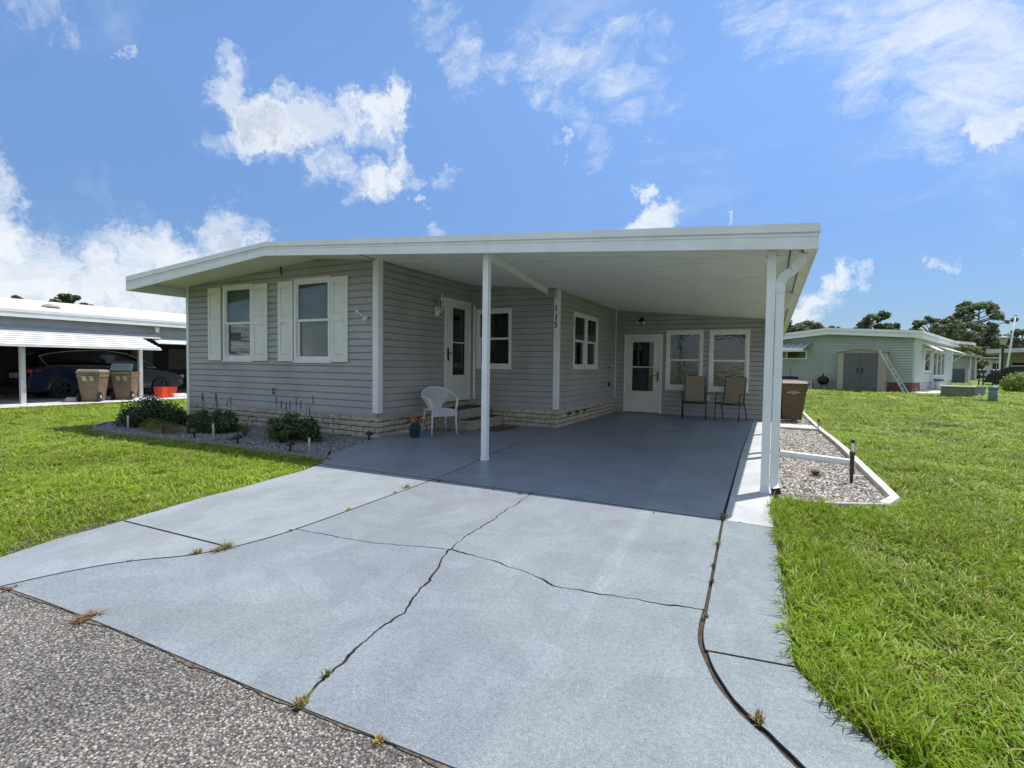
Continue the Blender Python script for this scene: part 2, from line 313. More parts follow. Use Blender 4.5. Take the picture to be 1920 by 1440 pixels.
# ------------------------------------------------------------------ ground, road, lawn
def ground():
    xs = sorted(set([-400, -200, -100, -60, -40] + [round(-30+i*1.0, 2) for i in range(61)] + [40, 60, 100, 200, 400]))
    ys = sorted(set([-60, -30, -15, -8, -4, -2, 0] + [1.0+i*1.0 for i in range(60)] + [80, 120, 200, 400, 900]))
    m = MB(); vs = [(x, y, gz(x, y)-.05) for y in ys for x in xs]; n = len(xs)
    m.add(vs, [(j*n+i, j*n+i+1, (j+1)*n+i+1, (j+1)*n+i) for j in range(len(ys)-1) for i in range(n-1)])
    struct('ground', m, lawnbase, smooth=True)
ground()
RE = [(-60, .95), (-12, 1.02), (-6, 1.06), (-4.6, 1.12), (-3.69, 1.15), (-3.3, 1.19), (-2.99, 1.205), (-2.6, 1.22), (-2.31, 1.225), (-1.9, 1.235), (-1.66, 1.24), (-1.15, 1.265), (-.84, 1.28), (-.3, 1.3), (.3, 1.31), (.9, 1.32), (3, 1.36), (12, 1.5), (60, 2)]
def strip(name, near, far, z, mat, side=None):
    m = MB(); n = len(near); m.add([(x, y, z) for x, y in near]+[(x, y, z) for x, y in far], [(i, i+1, n+i+1, n+i) for i in range(n-1)])
    return struct(name, m, mat)
strip('road', [(x, -9) for x, y in RE], RE, -.0075, road)
def REd(k): return [(x, road_y(x)) for x in [-6+i*.035 for i in range(220)]] if k else None
def road_y(x):
    for a, b in zip(RE[:-1], RE[1:]):
        if a[0] <= x <= b[0]: return a[1]+(b[1]-a[1])*(x-a[0])/(b[0]-a[0])
_r = random.Random(5)
strip('road_shoulder_dirt', [(x, y+.004-.035*max(0, mnoise.noise(Vector((x*4, 0, 0)))+.1)-_r.uniform(0, .009)) for x, y in REd(1)], [(x, y+.03) for x, y in REd(1)], -.0035, M('sandy joint dirt', (.15, .12, .09), .95, .35, 40, .8, 80, fine=.3, fs=250))

def jitter(pl, amp, seed, n=4):
    r = random.Random(seed); out = []
    for a, b in zip(pl[:-1], pl[1:]):
        L = math.hypot(b[0]-a[0], b[1]-a[1]); nx, ny = -(b[1]-a[1])/L, (b[0]-a[0])/L; out.append(a)
        k = max(1, int(L/.024)) if n else 1
        prev = 0
        for i in range(1, k):
            t = i/k; prev = prev*.72 + r.uniform(-1, 1)*amp*.62; out.append((a[0]+(b[0]-a[0])*t+nx*prev, a[1]+(b[1]-a[1])*t+ny*prev))
    out.append(pl[-1]); return out
def smoothpl(pl, it=2):
    for _ in range(it):
        q = [pl[0]]
        for a, b in zip(pl[:-1], pl[1:]): q += [(a[0]*.75+b[0]*.25, a[1]*.75+b[1]*.25), (a[0]*.25+b[0]*.75, a[1]*.25+b[1]*.75)]
        q.append(pl[-1]); pl = q
    return pl
def slab(parent, segs, z, mat, th=.09, chamf=.003):
    """segs: list of (polyline, half gap); consecutive polylines meet end to end round the slab"""
    P = []; Gp = []
    for pl, g in segs:
        for q in pl[:-1] if True else pl: P.append(q); Gp.append(g)
    kk = [i for i in range(len(P)) if math.hypot(P[i][0]-P[i-1][0], P[i][1]-P[i-1][1]) > .012]; P = [P[i] for i in kk]; Gp = [Gp[i] for i in kk]
    n = len(P); area = sum(P[i][0]*P[(i+1) % n][1]-P[(i+1) % n][0]*P[i][1] for i in range(n))
    if area < 0: P = P[::-1]; Gp = [Gp[(n-2-i) % n] for i in range(n)]
    def inset(e):
        Q = []
        for i in range(n):
            a, b, c = P[i-1], P[i], P[(i+1) % n]; ga, gb = Gp[i-1], Gp[i]; w_ = 1+1.5*mnoise.noise(Vector((b[0]*7, b[1]*7, .5)))
            wv = lambda g: g*max(.25, w_) if 0 < g < .005 else (g*(1+.35*mnoise.noise(Vector((b[0]*14, b[1]*14, 2)))) if g > .01 else g)
            g0, g1 = wv(ga)+e, wv(gb)+e
            d0 = Vector((b[0]-a[0], b[1]-a[1])); d1 = Vector((c[0]-b[0], c[1]-b[1]))
            if d0.length < 1e-6 or d1.length < 1e-6: Q.append(b); continue
            d0.normalize(); d1.normalize(); n0 = Vector((-d0.y, d0.x)); n1 = Vector((-d1.y, d1.x)); cr = d0.x*d1.y-d0.y*d1.x
            if abs(cr) < .45: o = (n0*g0+n1*g1)/2
            else:
                # intersection of the two shifted edges
                p0 = Vector(b)+n0*g0; p1 = Vector(b)+n1*g1; t = ((p1.x-p0.x)*d1.y-(p1.y-p0.y)*d1.x)/cr; o = p0+d0*t-Vector(b)
                mxo = 1.8*max(g0, g1); o = o.normalized()*mxo if o.length > mxo else o
            Q.append((b[0]+o.x, b[1]+o.y))
        return Q
    A = inset(0); B = inset(chamf); bm = bmesh.new()
    vt = [bm.verts.new((x, y, z)) for x, y in B]; vm = [bm.verts.new((x, y, z-chamf)) for x, y in A]; vb = [bm.verts.new((x, y, z-th)) for x, y in A]
    for i in range(n):
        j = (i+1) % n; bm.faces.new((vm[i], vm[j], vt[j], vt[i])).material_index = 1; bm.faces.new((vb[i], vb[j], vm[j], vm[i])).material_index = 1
    f = bm.faces.new(vt); f.normal_update(); bmesh.ops.triangulate(bm, faces=[f])
    me = bpy.data.meshes.new('slab'); bm.to_mesh(me); bm.free(); me.materials.append(mat); me.materials.append(M('dark slab edge', (.045, .042, .04), .95, .3, 30))  # sides and chamfers coloured darker than the top so cracks and joints read dark
    return part('slab', me, mat, parent)
JL = smoothpl([(-3.72, 1.16), (-3.65, 1.44), (-3.51, 1.7), (-3.29, 1.9), (-3.19, 2.12), (-3.14, 2.36), (-3.13, 2.63), (-3.15, 3.19), (-3.19, 3.95), (-3.22, 4.46)])
JR = smoothpl([(.62, 1.32), (.4, 1.47), (.12, 1.79), (.07, 1.85), (.01, 1.92), (-.04, 1.96), (-.14, 2.1), (-.22, 2.3), (-.262, 2.48), (-.265, 2.71), (-.29, 3.5), (-.322, 4.455)])
EL = [(-4.62, 1.12), (-4.4, 1.22), (-4.27, 1.33), (-4.38, 1.63), (-4.42, 1.97), (-4.48, 2.25), (-4.59, 2.75), (-4.63, 3.19), (-4.72, 3.68), (-4.77, 4.07), (-4.91, 4.45)]
ER = [(1.02, 1.33), (.75, 1.5), (.4, 1.94), (.25, 2.17), (.13, 2.38), (.12, 2.44), (.11, 3.11), (.08, 3.7), (.05, 4.45)]
def road_y(x):
    for a, b in zip(RE[:-1], RE[1:]):
        if a[0] <= x <= b[0]: return a[1]+(b[1]-a[1])*(x-a[0])/(b[0]-a[0])
def road_seg(x0, x1): return [(x, road_y(x)) for x in [x0]+[q[0] for q in (RE if x1 > x0 else RE[::-1]) if min(x0, x1)+.05 < q[0] < max(x0, x1)-.05]+[x1]]
drive = MB(); drive.add([(-4.62,1.12,-.014),(1.0,1.33,-.014),(.4,1.94,-.014),(.12,2.44,-.014),(.05,13.4,-.014),(-5.84,13.4,-.014),(-5.86,6.45,-.014),(-5.60,5.7,-.014),(-5.24,4.9,-.014),(-4.91,4.42,-.014),(-4.63,3.2,-.014)], [tuple(range(11))])
drive = struct('driveway', drive, M('joint dirt', (.07, .052, .038), .95, .3, 25, .8, 60))
X0 = (-1.89, 2.82)
def cut(pl, y):                                     # split a polyline at a given y
    for i in range(len(pl)-1):
        a, b = pl[i], pl[i+1]
        if (a[1]-y)*(b[1]-y) <= 0 and a[1] != b[1]:
            t = (y-a[1])/(b[1]-a[1]); c = (a[0]+(b[0]-a[0])*t, y); return pl[:i+1]+[c], [c]+pl[i+1:]
JLa, JLb = cut(JL, 2.13); JLb1, JLb2 = cut(JLb, 2.6); ELa, ELb = cut(EL, 2.09); JRa, JRb = cut(JR, 2.35); ERa, ERb = cut(ER, 2.40); JRc, JRd = cut(JR, 2.75)
gj, gr, gc, gx = .0065, .0125, .0042, .006
rs = slabs
c1a = jitter([(-1.5, road_y(-1.5)), (-1.55, 1.43), (-1.56, 1.55), (-1.6, 1.75), (-1.61, 2.0), (-1.71, 2.3), X0], .013, 3)
c1b = jitter([X0, (-1.95, 3.16), (-1.97, 3.6), (-2.02, 4.13), (-2.05, 4.47)], .012, 5)
c2a = jitter([JLb1[-1], (-2.43, 2.66), X0], .010, 8); c2b = jitter([X0, (-1.56, 2.79), (-1.23, 2.71), (-1.04, 2.63), (-.76, 2.67), JRc[-1]], .013, 9)
XJ = [(-4.91, 4.45), (-3.22, 4.46), (-2.05, 4.47), (-.322, 4.455), (.05, 4.45)]
rv = lambda p: p[::-1]
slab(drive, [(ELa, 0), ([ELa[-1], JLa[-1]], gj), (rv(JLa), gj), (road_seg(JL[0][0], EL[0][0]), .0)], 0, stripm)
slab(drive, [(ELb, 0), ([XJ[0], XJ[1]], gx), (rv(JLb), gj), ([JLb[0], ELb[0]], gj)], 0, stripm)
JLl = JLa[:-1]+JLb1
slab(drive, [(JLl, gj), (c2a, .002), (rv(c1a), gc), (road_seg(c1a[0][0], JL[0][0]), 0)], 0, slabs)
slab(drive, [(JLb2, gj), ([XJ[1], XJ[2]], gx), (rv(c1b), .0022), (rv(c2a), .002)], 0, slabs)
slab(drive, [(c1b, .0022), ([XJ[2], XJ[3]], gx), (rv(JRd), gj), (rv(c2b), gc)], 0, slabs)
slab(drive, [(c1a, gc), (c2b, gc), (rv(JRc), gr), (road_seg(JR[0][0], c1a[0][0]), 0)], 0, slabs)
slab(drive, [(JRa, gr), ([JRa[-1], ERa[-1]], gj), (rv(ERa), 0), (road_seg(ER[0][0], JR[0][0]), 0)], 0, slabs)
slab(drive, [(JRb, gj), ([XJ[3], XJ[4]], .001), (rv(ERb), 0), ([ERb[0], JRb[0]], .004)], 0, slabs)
# carport slabs
CJ = [(-3.22, 4.46), (-3.3, 5.2), (-3.43, 5.96), (-3.52, 6.9)]
CJ2 = [(-3.52, 6.9), (-3.70, 8.4), (-3.80, 9.38)]
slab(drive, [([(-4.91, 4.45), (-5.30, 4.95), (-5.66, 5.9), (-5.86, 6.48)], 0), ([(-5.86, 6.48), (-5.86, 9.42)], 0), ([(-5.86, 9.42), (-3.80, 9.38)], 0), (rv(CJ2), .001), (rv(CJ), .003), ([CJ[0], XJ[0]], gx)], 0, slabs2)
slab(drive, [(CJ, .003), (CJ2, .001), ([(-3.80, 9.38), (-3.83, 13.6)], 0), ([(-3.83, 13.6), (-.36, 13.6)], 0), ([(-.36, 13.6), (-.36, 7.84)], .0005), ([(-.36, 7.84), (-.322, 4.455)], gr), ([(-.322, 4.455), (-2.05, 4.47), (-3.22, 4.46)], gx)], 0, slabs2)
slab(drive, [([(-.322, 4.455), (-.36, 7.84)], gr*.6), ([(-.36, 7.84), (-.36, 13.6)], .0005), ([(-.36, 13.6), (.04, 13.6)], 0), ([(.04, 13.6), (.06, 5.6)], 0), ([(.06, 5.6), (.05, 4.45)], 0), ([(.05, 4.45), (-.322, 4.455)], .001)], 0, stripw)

# ------------------------------------------------------------------ the house
house = thing('manufactured_house', 'grey vinyl-sided house with white shutters and a flat white carport roof over the driveway', 'house', (-5, 6.5, 0))
def ceil(x): return 3.08-.093*(x+7.2) if x > -7.2 else 3.08-.069*(-7.2-x)
def fy(y): return lambda u, w, z: (u, y-w, z)           # wall facing the street
def fx(x): return lambda u, w, z: (x+w, u, z)           # wall facing right
EX = .117
def siding_wall(T, a0, a1, z0, top, openings, parent, mat=siding, ex=EX, name='siding_board'):
    k = 0
    while True:
        zl = z0+k*ex; k += 1
        # stretch of the wall still below the roof
        xs = [a0+(a1-a0)*i/60 for i in range(61)]; ok = [x for x in xs if top(x) > zl+.004]
        if not ok: break
        s0, s1 = min(ok), max(ok); segs = [(s0, s1, zl, zl+ex)]
        for (o0, o1, p0, p1) in openings:
            new = []
            for (q0, q1, l, h) in segs:
                if o1 <= q0 or o0 >= q1 or p1 <= l or p0 >= h: new.append((q0, q1, l, h)); continue
                if q0 < o0: new.append((q0, o0, l, h))
                if o1 < q1: new.append((o1, q1, l, h))
                if p0 > l+.012: new.append((max(q0, o0), min(q1, o1), l, p0))
                if p1 < h-.012: new.append((max(q0, o0), min(q1, o1), p1, h))
            segs = new
        for (q0, q1, l, h) in segs:
            m = MB()
            wl = .022-.014*(l-zl)/ex; wh = .022-.014*(h-zl)/ex
            prof = [(-.006, l+.004), (wl, l), (wl-.001, l+.005), (max(.002, wh), max(l+.006, h-.024)), (-.0058, max(l+.007, h-.004))]
            vs = [T(q0, w, z) for w, z in prof]+[T(q1, w, z) for w, z in prof]
            m.add(vs, [(0,1,2,3,4), (9,8,7,6,5)]+[(i, i+5, (i+1) % 5+5, (i+1) % 5) for i in range(5)])
            part(name, m, mat, parent)
YF, XA, YB, XB, YC, XC0, XC1 = 6.5, -5.85, 9.4, -3.81, 13.58, -.28, -11.12
ZS = .375
def backing(T, a0, a1, top, ops, parent, z0=-.1, zw=-.03):          # wall behind the boards, open where windows are
    cuts = sorted(set([a0, a1]+[max(a0, min(a1, q)) for o in ops for q in o[:2]]+[x for x in (-7.2,) if a0 < x < a1])); m = MB()
    for u0, u1 in zip(cuts[:-1], cuts[1:]):
        um = (u0+u1)/2; hs = [(o[2], o[3]) for o in ops if o[0] < um < o[1]]
        zs = [z0] + [z for h in hs for z in h] + [None]
        for i in range(0, len(zs), 2):
            l, h = zs[i], zs[i+1]; h0 = top(u0)+.02 if h is None else h; h1 = top(u1)+.02 if h is None else h
            m.hexa([T(u0, zw-.06, l), T(u1, zw-.06, l), T(u1, zw+.024, l), T(u0, zw+.024, l), T(u0, zw-.06, h0), T(u1, zw-.06, h1), T(u1, zw+.024, h1), T(u0, zw+.024, h0)])
    part('wall', m, siding, parent)
opsF = [(-9.85, -9.06, 1.31, 2.69), (-7.78, -6.96, 1.31, 2.69)]
opsD1 = [(8.46, 9.33, .47, 2.52)]
opsR = [(-5.63, -4.88, 1.23, 2.36)]
ops2 = [(10.31, 11.90, 1.25, 2.34)]
opsB = [(-3.50, -2.60, .03, 2.05), (-2.41, -1.60, .74, 2.12), (-1.36, -.54, .72, 2.11)]
siding_wall(fy(YF), XC1, XA, ZS, ceil, opsF, house); backing(fy(YF), XC1, XA, ceil, opsF, house)
siding_wall(fx(XA), YF, YB, ZS, lambda u: ceil(XA), opsD1, house); backing(fx(XA), YF, YB, lambda u: ceil(XA), opsD1, house)
siding_wall(fy(YB), XA, XB, ZS, ceil, opsR, house); backing(fy(YB), XA, XB, ceil, opsR, house)
siding_wall(fx(XB), YB, YC, ZS, lambda u: ceil(XB), ops2, house); backing(fx(XB), YB, YC, lambda u: ceil(XB), ops2, house)
siding_wall(fy(YC), XB, XC0+.35, .02, ceil, opsB, house); backing(fy(YC), XB, XC0+.35, ceil, opsB, house)
m = MB(); m.box(XC1+.0, XC1+.06, YF+.09, 20, -.1, ceil(XC1)); part('wall', m, siding, house)
m = MB(); m.box(.07, .10, YC+.09, 20, -.1, ceil(.1)-.05); part('wall', m, siding, house)
# starter strip below the siding
m = MB(); m.box(XC1, XA+.02, YF-.022, YF-.003, .335, ZS-.003); m.box(XA+.003, XA+.022, YF-.022, YB-.3, .335, ZS-.003); m.box(XA+.03, XB+.022, YB-.022, YB-.003, .335, ZS-.003); m.box(XB+.003, XB+.022, YB-.02, YC-.02, .335, ZS-.003)
part('starter_strip', m, siding, house)
# corner trims
for (x0, x1, y0, y1, z0, z1) in [(XA-.085, XA+.035, YF-.035, YF+.085, ZS+.03, ceil(XA)), (XC1-.02, XC1+.06, YF-.035, YF+.04, .1, ceil(XC1)), (XB-.075, XB+.03, YB-.03, YB+.075, ZS-.01, ceil(XB)-.01),
        (XB-.002, XB+.035, YC-.045, YC-.018, ZS+.0, ceil(XB)-.01), (-5.745, -5.70, YB-.045, YB-.018, .50, 2.50)]:
    m = MB(); m.box(x0, x1, y0, y1, z0, z1)
    if x1-x0 > .1: m.box(x0+.012, x1-.008, y0-.004, y1, z0+.002, z1-.002)
    part('corner_trim', m, white, house, bevel=.004)
# skirt bricks
bl = {}
def bricks(T, a0, a1, z0=-.105, rows=5, L=.272, hh=.0915, skip=None):
    for r in range(rows):
        z = z0+r*hh; u = a0-(L/2 if r % 2 else 0)
        while u < a1-.02:
            s0, s1 = max(u, a0)+.005, min(u+L, a1)-.005; u += L
            if s1-s0 < .03: continue
            if z+hh > .338: pass
            key = (round(s1-s0, 3), random.randrange(4))
            if key not in bl:
                q = MB(); l = key[0]; e = .006; nx = 4
                vs = []; fs = []
                # slightly uneven split face
                for i in range(nx+1):
                    for j in range(3):
                        vs.append((i*l/nx, -(.018+random.uniform(-.004, .005) - (e if i in (0, nx) or j in (0, 2) else 0)), j*(hh-.014)/2))
                for i in range(nx+1):
                    for j in (0, 2): vs.append((i*l/nx, .02, j*(hh-.014)/2))
                fs = [(i*3+j, (i+1)*3+j, (i+1)*3+j+1, i*3+j+1) for i in range(nx) for j in range(2)]
                b = 3*(nx+1)
                fs += [(i*3+2, (i+1)*3+2, b+(i+1)*2+1, b+i*2+1) for i in range(nx)]+[(i*3, b+i*2, b+(i+1)*2, (i+1)*3) for i in range(nx)]
                fs += [(0, 1, 2, b+1, b), (nx*3, b+nx*2, b+nx*2+1, nx*3+2, nx*3+1)]
                q.add(vs, fs); bl[key] = q.mesh('brick', brickm)
            o = bpy.data.objects.new('brick', bl[key]); COL.objects.link(o); o.parent = house
            p = Vector(T(s0, .0, z+.002)); p2 = Vector(T(s1, 0, z)); o.location = p-house.location; o.rotation_euler = (0, 0, math.atan2((p2-p).y, (p2-p).x) if (p2-p).y > -.01 else 0)
bricks(fy(YF-.0), XC1+.06, XA+.02); bricks(lambda u, w, z: (XA+.0, u, z), YF+.0, YB-.0, z0=-.014, rows=4); bricks(fy(YB), XA+.03, XB+.02, z0=-.014, rows=4); bricks(lambda u, w, z: (XB, u, z), YB, YC, z0=-.014, rows=4)
m = MB(); m.box(XC1, XA+.008, YF-.01, YF+.0, -.11, .34); m.box(XA, XA+.01, YF, YB, -.11, .34); m.box(XA+.01, XB+.0, YB-.009, YB, -.11, .34); m.box(XB, XB+.01, YB-.009, YC, -.11, .34)
part('mortar_bed', m, mortar, house)
for y in (9.95, 10.45, 10.95):
    m = MB(); m.box(XB+.022, XB+.03, y, y+.2, .21, .255)
    for k in range(3): m.box(XB+.03, XB+.034, y+.03+k*.055, y+.06+k*.055, .22, .245)
    part('skirt_vent', m, bronze, house)

# windows
def bars(m, T, u0, u1, z0, z1, w0, w1, b, bt=None, bb=None):
    bt = b if bt is None else bt; bb = b if bb is None else bb
    m.mbox(T, u0, u0+b, w0, w1, z0, z1); m.mbox(T, u1-b, u1, w0, w1, z0, z1); m.mbox(T, u0+b, u1-b, w0, w1, z0, z0+bb); m.mbox(T, u0+b, u1-b, w0, w1, z1-bt, z1)
def window(T, u0, u1, z0, z1, parent, gl=None, gl2=None, blind=0, fr=.055, mid=.5, frm=None, curt=None, proud=.034):
    frm = frm or white; gl = gl or glass; m = MB(); bars(m, T, u0, u1, z0, z1, -.03, proud, fr); m.mbox(T, u0-.02, u1+.02, .0, proud+.012, z0-.028, z0-.002)
    m.mbox(T, u0-.012, u1+.012, .0, proud+.006, z1+.002, z1+.02)
    w = part('window', m, frm, parent, bevel=.003)
    zm = z0+(z1-z0)*mid; a, b = u0+fr+.001, u1-fr-.001
    s = MB(); bars(s, T, a, b, zm-.018, z1-fr-.001, -.02, .012, .028, None, .04); part('sash', s, frm, w)
    s = MB(); bars(s, T, a, b, z0+fr+.001, zm+.012, -.045, -.021, .034); s.mbox(T, (a+b)/2-.03, (a+b)/2+.03, -.021, -.008, zm+.013, zm+.022); part('sash', s, frm, w)
    s = MB(); s.mbox(T, a+.02, b-.02, -.008, -.004, zm-.002, z1-fr-.02); part('pane', s, gl, w)
    s = MB(); s.mbox(T, a+.025, b-.025, -.036, -.032, z0+fr+.02, zm-.002); part('pane', s, gl2 or gl, w)
    s = MB(); s.mbox(T, a-.04, b+.04, -.45, -.44, z0-.02, z1+.02); s.mbox(T, a-.05, a-.04, -.44, -.05, z0, z1); s.mbox(T, b+.04, b+.05, -.44, -.05, z0, z1); s.mbox(T, a-.04, b+.04, -.44, -.05, z1+.0, z1+.01); s.mbox(T, a-.04, b+.04, -.44, -.05, z0-.01, z0)
    part('room_behind', s, dark, w)
    if blind:
        s = MB(); z = z0+blind; n = 0
        while z < z1-.06:
            vs = [T(a-.005, -.066, z), T(b+.005, -.066, z), T(b+.005, -.078, z+.019), T(a-.005, -.078, z+.019)]
            s.add(vs+[tuple(Vector(q)+Vector((0, 0, .0012))) for q in vs], [(0,1,2,3),(4,5,6,7),(0,1,5,4),(2,3,7,6)]); z += .024; n += 1
        bl_ = part('blind', s, blindm, w); bl_['kind'] = 'stuff'
        s = MB(); s.mbox(T, a, b, -.088, -.06, z0+blind-.03, z0+blind-.01); part('blind_rail', s, blindm, w)
    if curt:
        s = MB(); k = 24; pts = [(a+(b-a)*i/k, -.12-.012*math.sin(i*2.1)) for i in range(k+1)]
        s.add([T(u, ww, curt[0]) for u, ww in pts]+[T(u, ww, curt[1]) for u, ww in pts], [(i, i+1, k+2+i, k+1+i) for i in range(k)]); part('curtain', s, curt[2], w)
    return w
TF = fy(YF); TB = fy(YC)
window(TF, -9.90, -9.01, 1.26, 2.74, house, glass, glass, blind=.28); window(TF, -7.83, -6.91, 1.26, 2.74, house, glass, glass, blind=.09)
s = MB(); s.mbox(TF, -9.80, -9.12, -.12, -.03, 1.36, 1.375); s.mbox(TF, -9.82, -9.10, -.13, -.05, 1.385, 1.40); s.mbox(TF, -9.60, -9.50, -.1, -.06, 1.40, 1.43); part('window_latch_board', s, white, house)
window(fy(YB), -5.68, -4.83, 1.18, 2.41, house, glassd, glassd, curt=(1.35, 2.4, M('grey curtain', (.06, .065, .07), .9)))
window(fx(XB), 10.27, 11.10, 1.20, 2.385, house, glassd, glassd, fr=.045, curt=(1.2, 2.3, MATS['grey curtain'])); window(fx(XB), 11.105, 11.94, 1.20, 2.385, house, glassd, glassd, fr=.045, curt=(1.2, 2.3, MATS['grey curtain']))
cb = M('tan roller shade', (.075, .068, .05), .9, .15, 4)
window(TB, -2.46, -1.55, .68, 2.18, house, glassw, glassw, fr=.075, curt=(.7, 2.1, cb)); window(TB, -1.41, -.49, .67, 2.17, house, glassw, glassw, fr=.075, curt=(.7, 2.1, cb))
# shutters: two recessed panels each
def shutter(u0, u1):
    m = MB(); T = TF; z0, z1 = 1.255, 2.735; b = .07; zm = 2.02
    bars(m, T, u0, u1, z0, z1, .018, .048, b, .1, .1); m.mbox(T, u0+b, u1-b, .018, .048, zm-.055, zm+.055)
    s = part('shutter', m, shutterw, house, bevel=.005)
    for l, h in ((z0+.1, zm-.055), (zm+.055, z1-.1)):
        q = MB(); q.mbox(T, u0+b, u1-b, .018, .03, l, h); i = .02
        a0_, a1_, l2, h2 = u0+b+i, u1-b-i, l+i, h-i; q.add([T(u, w, z) for w, d_ in ((.03, 0), (.044, .02)) for u, z in ((a0_+d_, l2+d_), (a1_-d_, l2+d_), (a1_-d_, h2-d_), (a0_+d_, h2-d_))], [(4,5,6,7),(0,1,5,4),(1,2,6,5),(2,3,7,6),(3,0,4,7),(0,1,2,3)])
        part('panel', q, shutterw, s)
for a, b in ((-10.37, -9.96), (-8.99, -8.55), (-8.25, -7.85), (-6.89, -6.49)): shutter(a, b)
# doors
def door(T, u0, u1, z0, z1, g0, g1, gz0, gz1, hside, parent, cols, rows, ztop_only):
    m = MB(); f = .05; m.mbox(T, u0, u0+f, -.06, .03, z0, z1); m.mbox(T, u1-f, u1, -.06, .03, z0, z1); m.mbox(T, u0+f, u1-f, -.06, .03, z1-f, z1)
    fr = part('door_frame', m, white, parent, bevel=.004)
    a, b, c, e = u0+f+.004, u1-f-.004, z0+.02, z1-f-.004; m = MB()
    m.mbox(T, a, g0, -.012, .02, c, e); m.mbox(T, g1, b, -.012, .02, c, e); m.mbox(T, g0, g1, -.012, .02, gz1, e); m.mbox(T, g0, g1, -.012, .02, c, gz0)
    bars(m, T, g0-.022, g1+.022, gz0-.022, gz1+.022, .0202, .030, .024)
    bars(m, T, a+.10, b-.10, c+.09, gz0-.09, .0202, .027, .014); m.mbox(T, g0+.001, g1-.001, -.006, .012, gz0+(gz1-gz0)*.48, gz0+(gz1-gz0)*.48+.028)
    d = part('storm_door', m, M('storm door white', (.70, .73, .68), .5, .04), parent, bevel=.002)
    q = MB(); q.mbox(T, g0, g1, -.004, 0, gz0, gz1); part('pane', q, glassd, d)
    q = MB(); hx = a+.05 if hside < 0 else b-.05; q.mbox(T, hx-.018, hx+.018, .031, .04, z0+.88, z0+1.10); q.tube([T(hx, .04, z0+1.0), T(hx, .075, z0+1.0), T(hx-hside*.11, .08, z0+.995)], .010, 8); q.mbox(T, hx-.012, hx+.012, .04, .055, z0+.84, z0+.9)
    part('handle', q, blackm, d)
    # inner door with divided light
    q = MB(); inm = M('inner door', (.42, .50, .47), .6, .05); i0, i1 = a+.09, b-.09; q.mbox(T, a, b, -.13, -.11, c, ztop_only); q.mbox(T, a, i0+.03, -.13, -.11, ztop_only, e); q.mbox(T, i1-.03, b, -.13, -.11, ztop_only, e); q.mbox(T, i0+.03, i1-.03, -.13, -.11, e-.1, e)
    for k in range(1, cols): x = i0+.03+(i1-i0-.06)*k/cols; q.mbox(T, x-.009, x+.009, -.125, -.112, ztop_only, e-.1)
    for k in range(1, rows): z = ztop_only+(e-.1-ztop_only)*k/rows; q.mbox(T, i0+.03, i1-.03, -.1255, -.1115, z-.009, z+.009)
    part('inner_door', q, inm, parent)
    q = MB(); q.mbox(T, a-.02, b+.02, -.5, -.49, z0, z1); part('room_behind', q, dark, fr)
    q = MB(); q.mbox(T, u0+.06, u1-.06, -.1, .035, z0-.01, z0+.017); part('threshold', q, M('brass threshold', (.30, .24, .11), .4, .1, metal=.6), fr)
door(fx(XA), 8.41, 9.38, .47, 2.58, 8.68, 9.17, 1.02, 2.40, -1, house, 3, 4, 1.55)
door(TB, -3.55, -2.55, .02, 2.10, -3.33, -2.77, .60, 1.90, 1, house, 3, 4, 1.03)
# roof: slab with ridge, fascia in three steps, ceiling pans, eave gutter
YR, YE, XL, XR = 5.45, 20.5, -11.32, .34
def ft(x): return 3.15-(3.15-2.585)*(x+7.25)/(XR+7.25) if x > -7.25 else 3.15-(3.15-2.875)*(-7.25-x)/(-7.25-XL)
def fbm(x): return 2.935-(2.935-2.35)*(x+7.25)/(XR+7.25) if x > -7.25 else 2.935-(2.935-2.60)*(-7.25-x)/(-7.25-XL)
m = MB()
for x0, x1 in ((XL+.01, -7.25), (-7.25, XR-.01)): m.hexa([(x0,YR+.03,ft(x0)-.06),(x1,YR+.03,ft(x1)-.06),(x1,YE,ft(x1)-.06),(x0,YE,ft(x0)-.06),(x0,YR+.03,ft(x0)-.012),(x1,YR+.03,ft(x1)-.012),(x1,YE,ft(x1)-.012),(x0,YE,ft(x0)-.012)])
roof = part('roof', m, white, house)
for k, (t0, t1, pr) in enumerate(((0, .42, .016), (.423, .50, .004), (.503, .58, .012), (.583, .66, .002), (.663, 1, .024))):   # 0 bottom .. 1 top
    m = MB()
    for x0, x1 in ((XL, -7.25), (-7.25, XR)):
        zz = lambda x, t: fbm(x)+(ft(x)-fbm(x))*t
        m.hexa([(x0,YR-pr,zz(x0,t0)),(x1,YR-pr,zz(x1,t0)),(x1,YR+.03,zz(x1,t0)),(x0,YR+.03,zz(x0,t0)),(x0,YR-pr,zz(x0,t1)),(x1,YR-pr,zz(x1,t1)),(x1,YR+.03,zz(x1,t1)),(x0,YR+.03,zz(x0,t1))])
    part('fascia', m, white, roof)
m = MB(); m.box(XR-.01, XR+.012, YR+.03, YE, fbm(XR)+.01, ft(XR)-.02); m.box(XR-.006, XR+.02, YR-.01, YE, ft(XR)-.075, ft(XR)-.002); m.box(XR-.10, XR-.012, YR+.04, YE, fbm(XR)+.012, fbm(XR)+.03)
part('gutter', m, white, roof)
m = MB(); m.box(XL-.02, XL+.09, YR+.03, YE, fbm(XL)-.0, fbm(XL)+.012); m.box(XL-.022, XL-.008, YR-.01, YE, fbm(XL), ft(XL)-.07); m.box(XL+.09, XL+.10, YR+.03, YE, fbm(XL), fbm(XL)+.16)
part('gutter', m, white, roof)
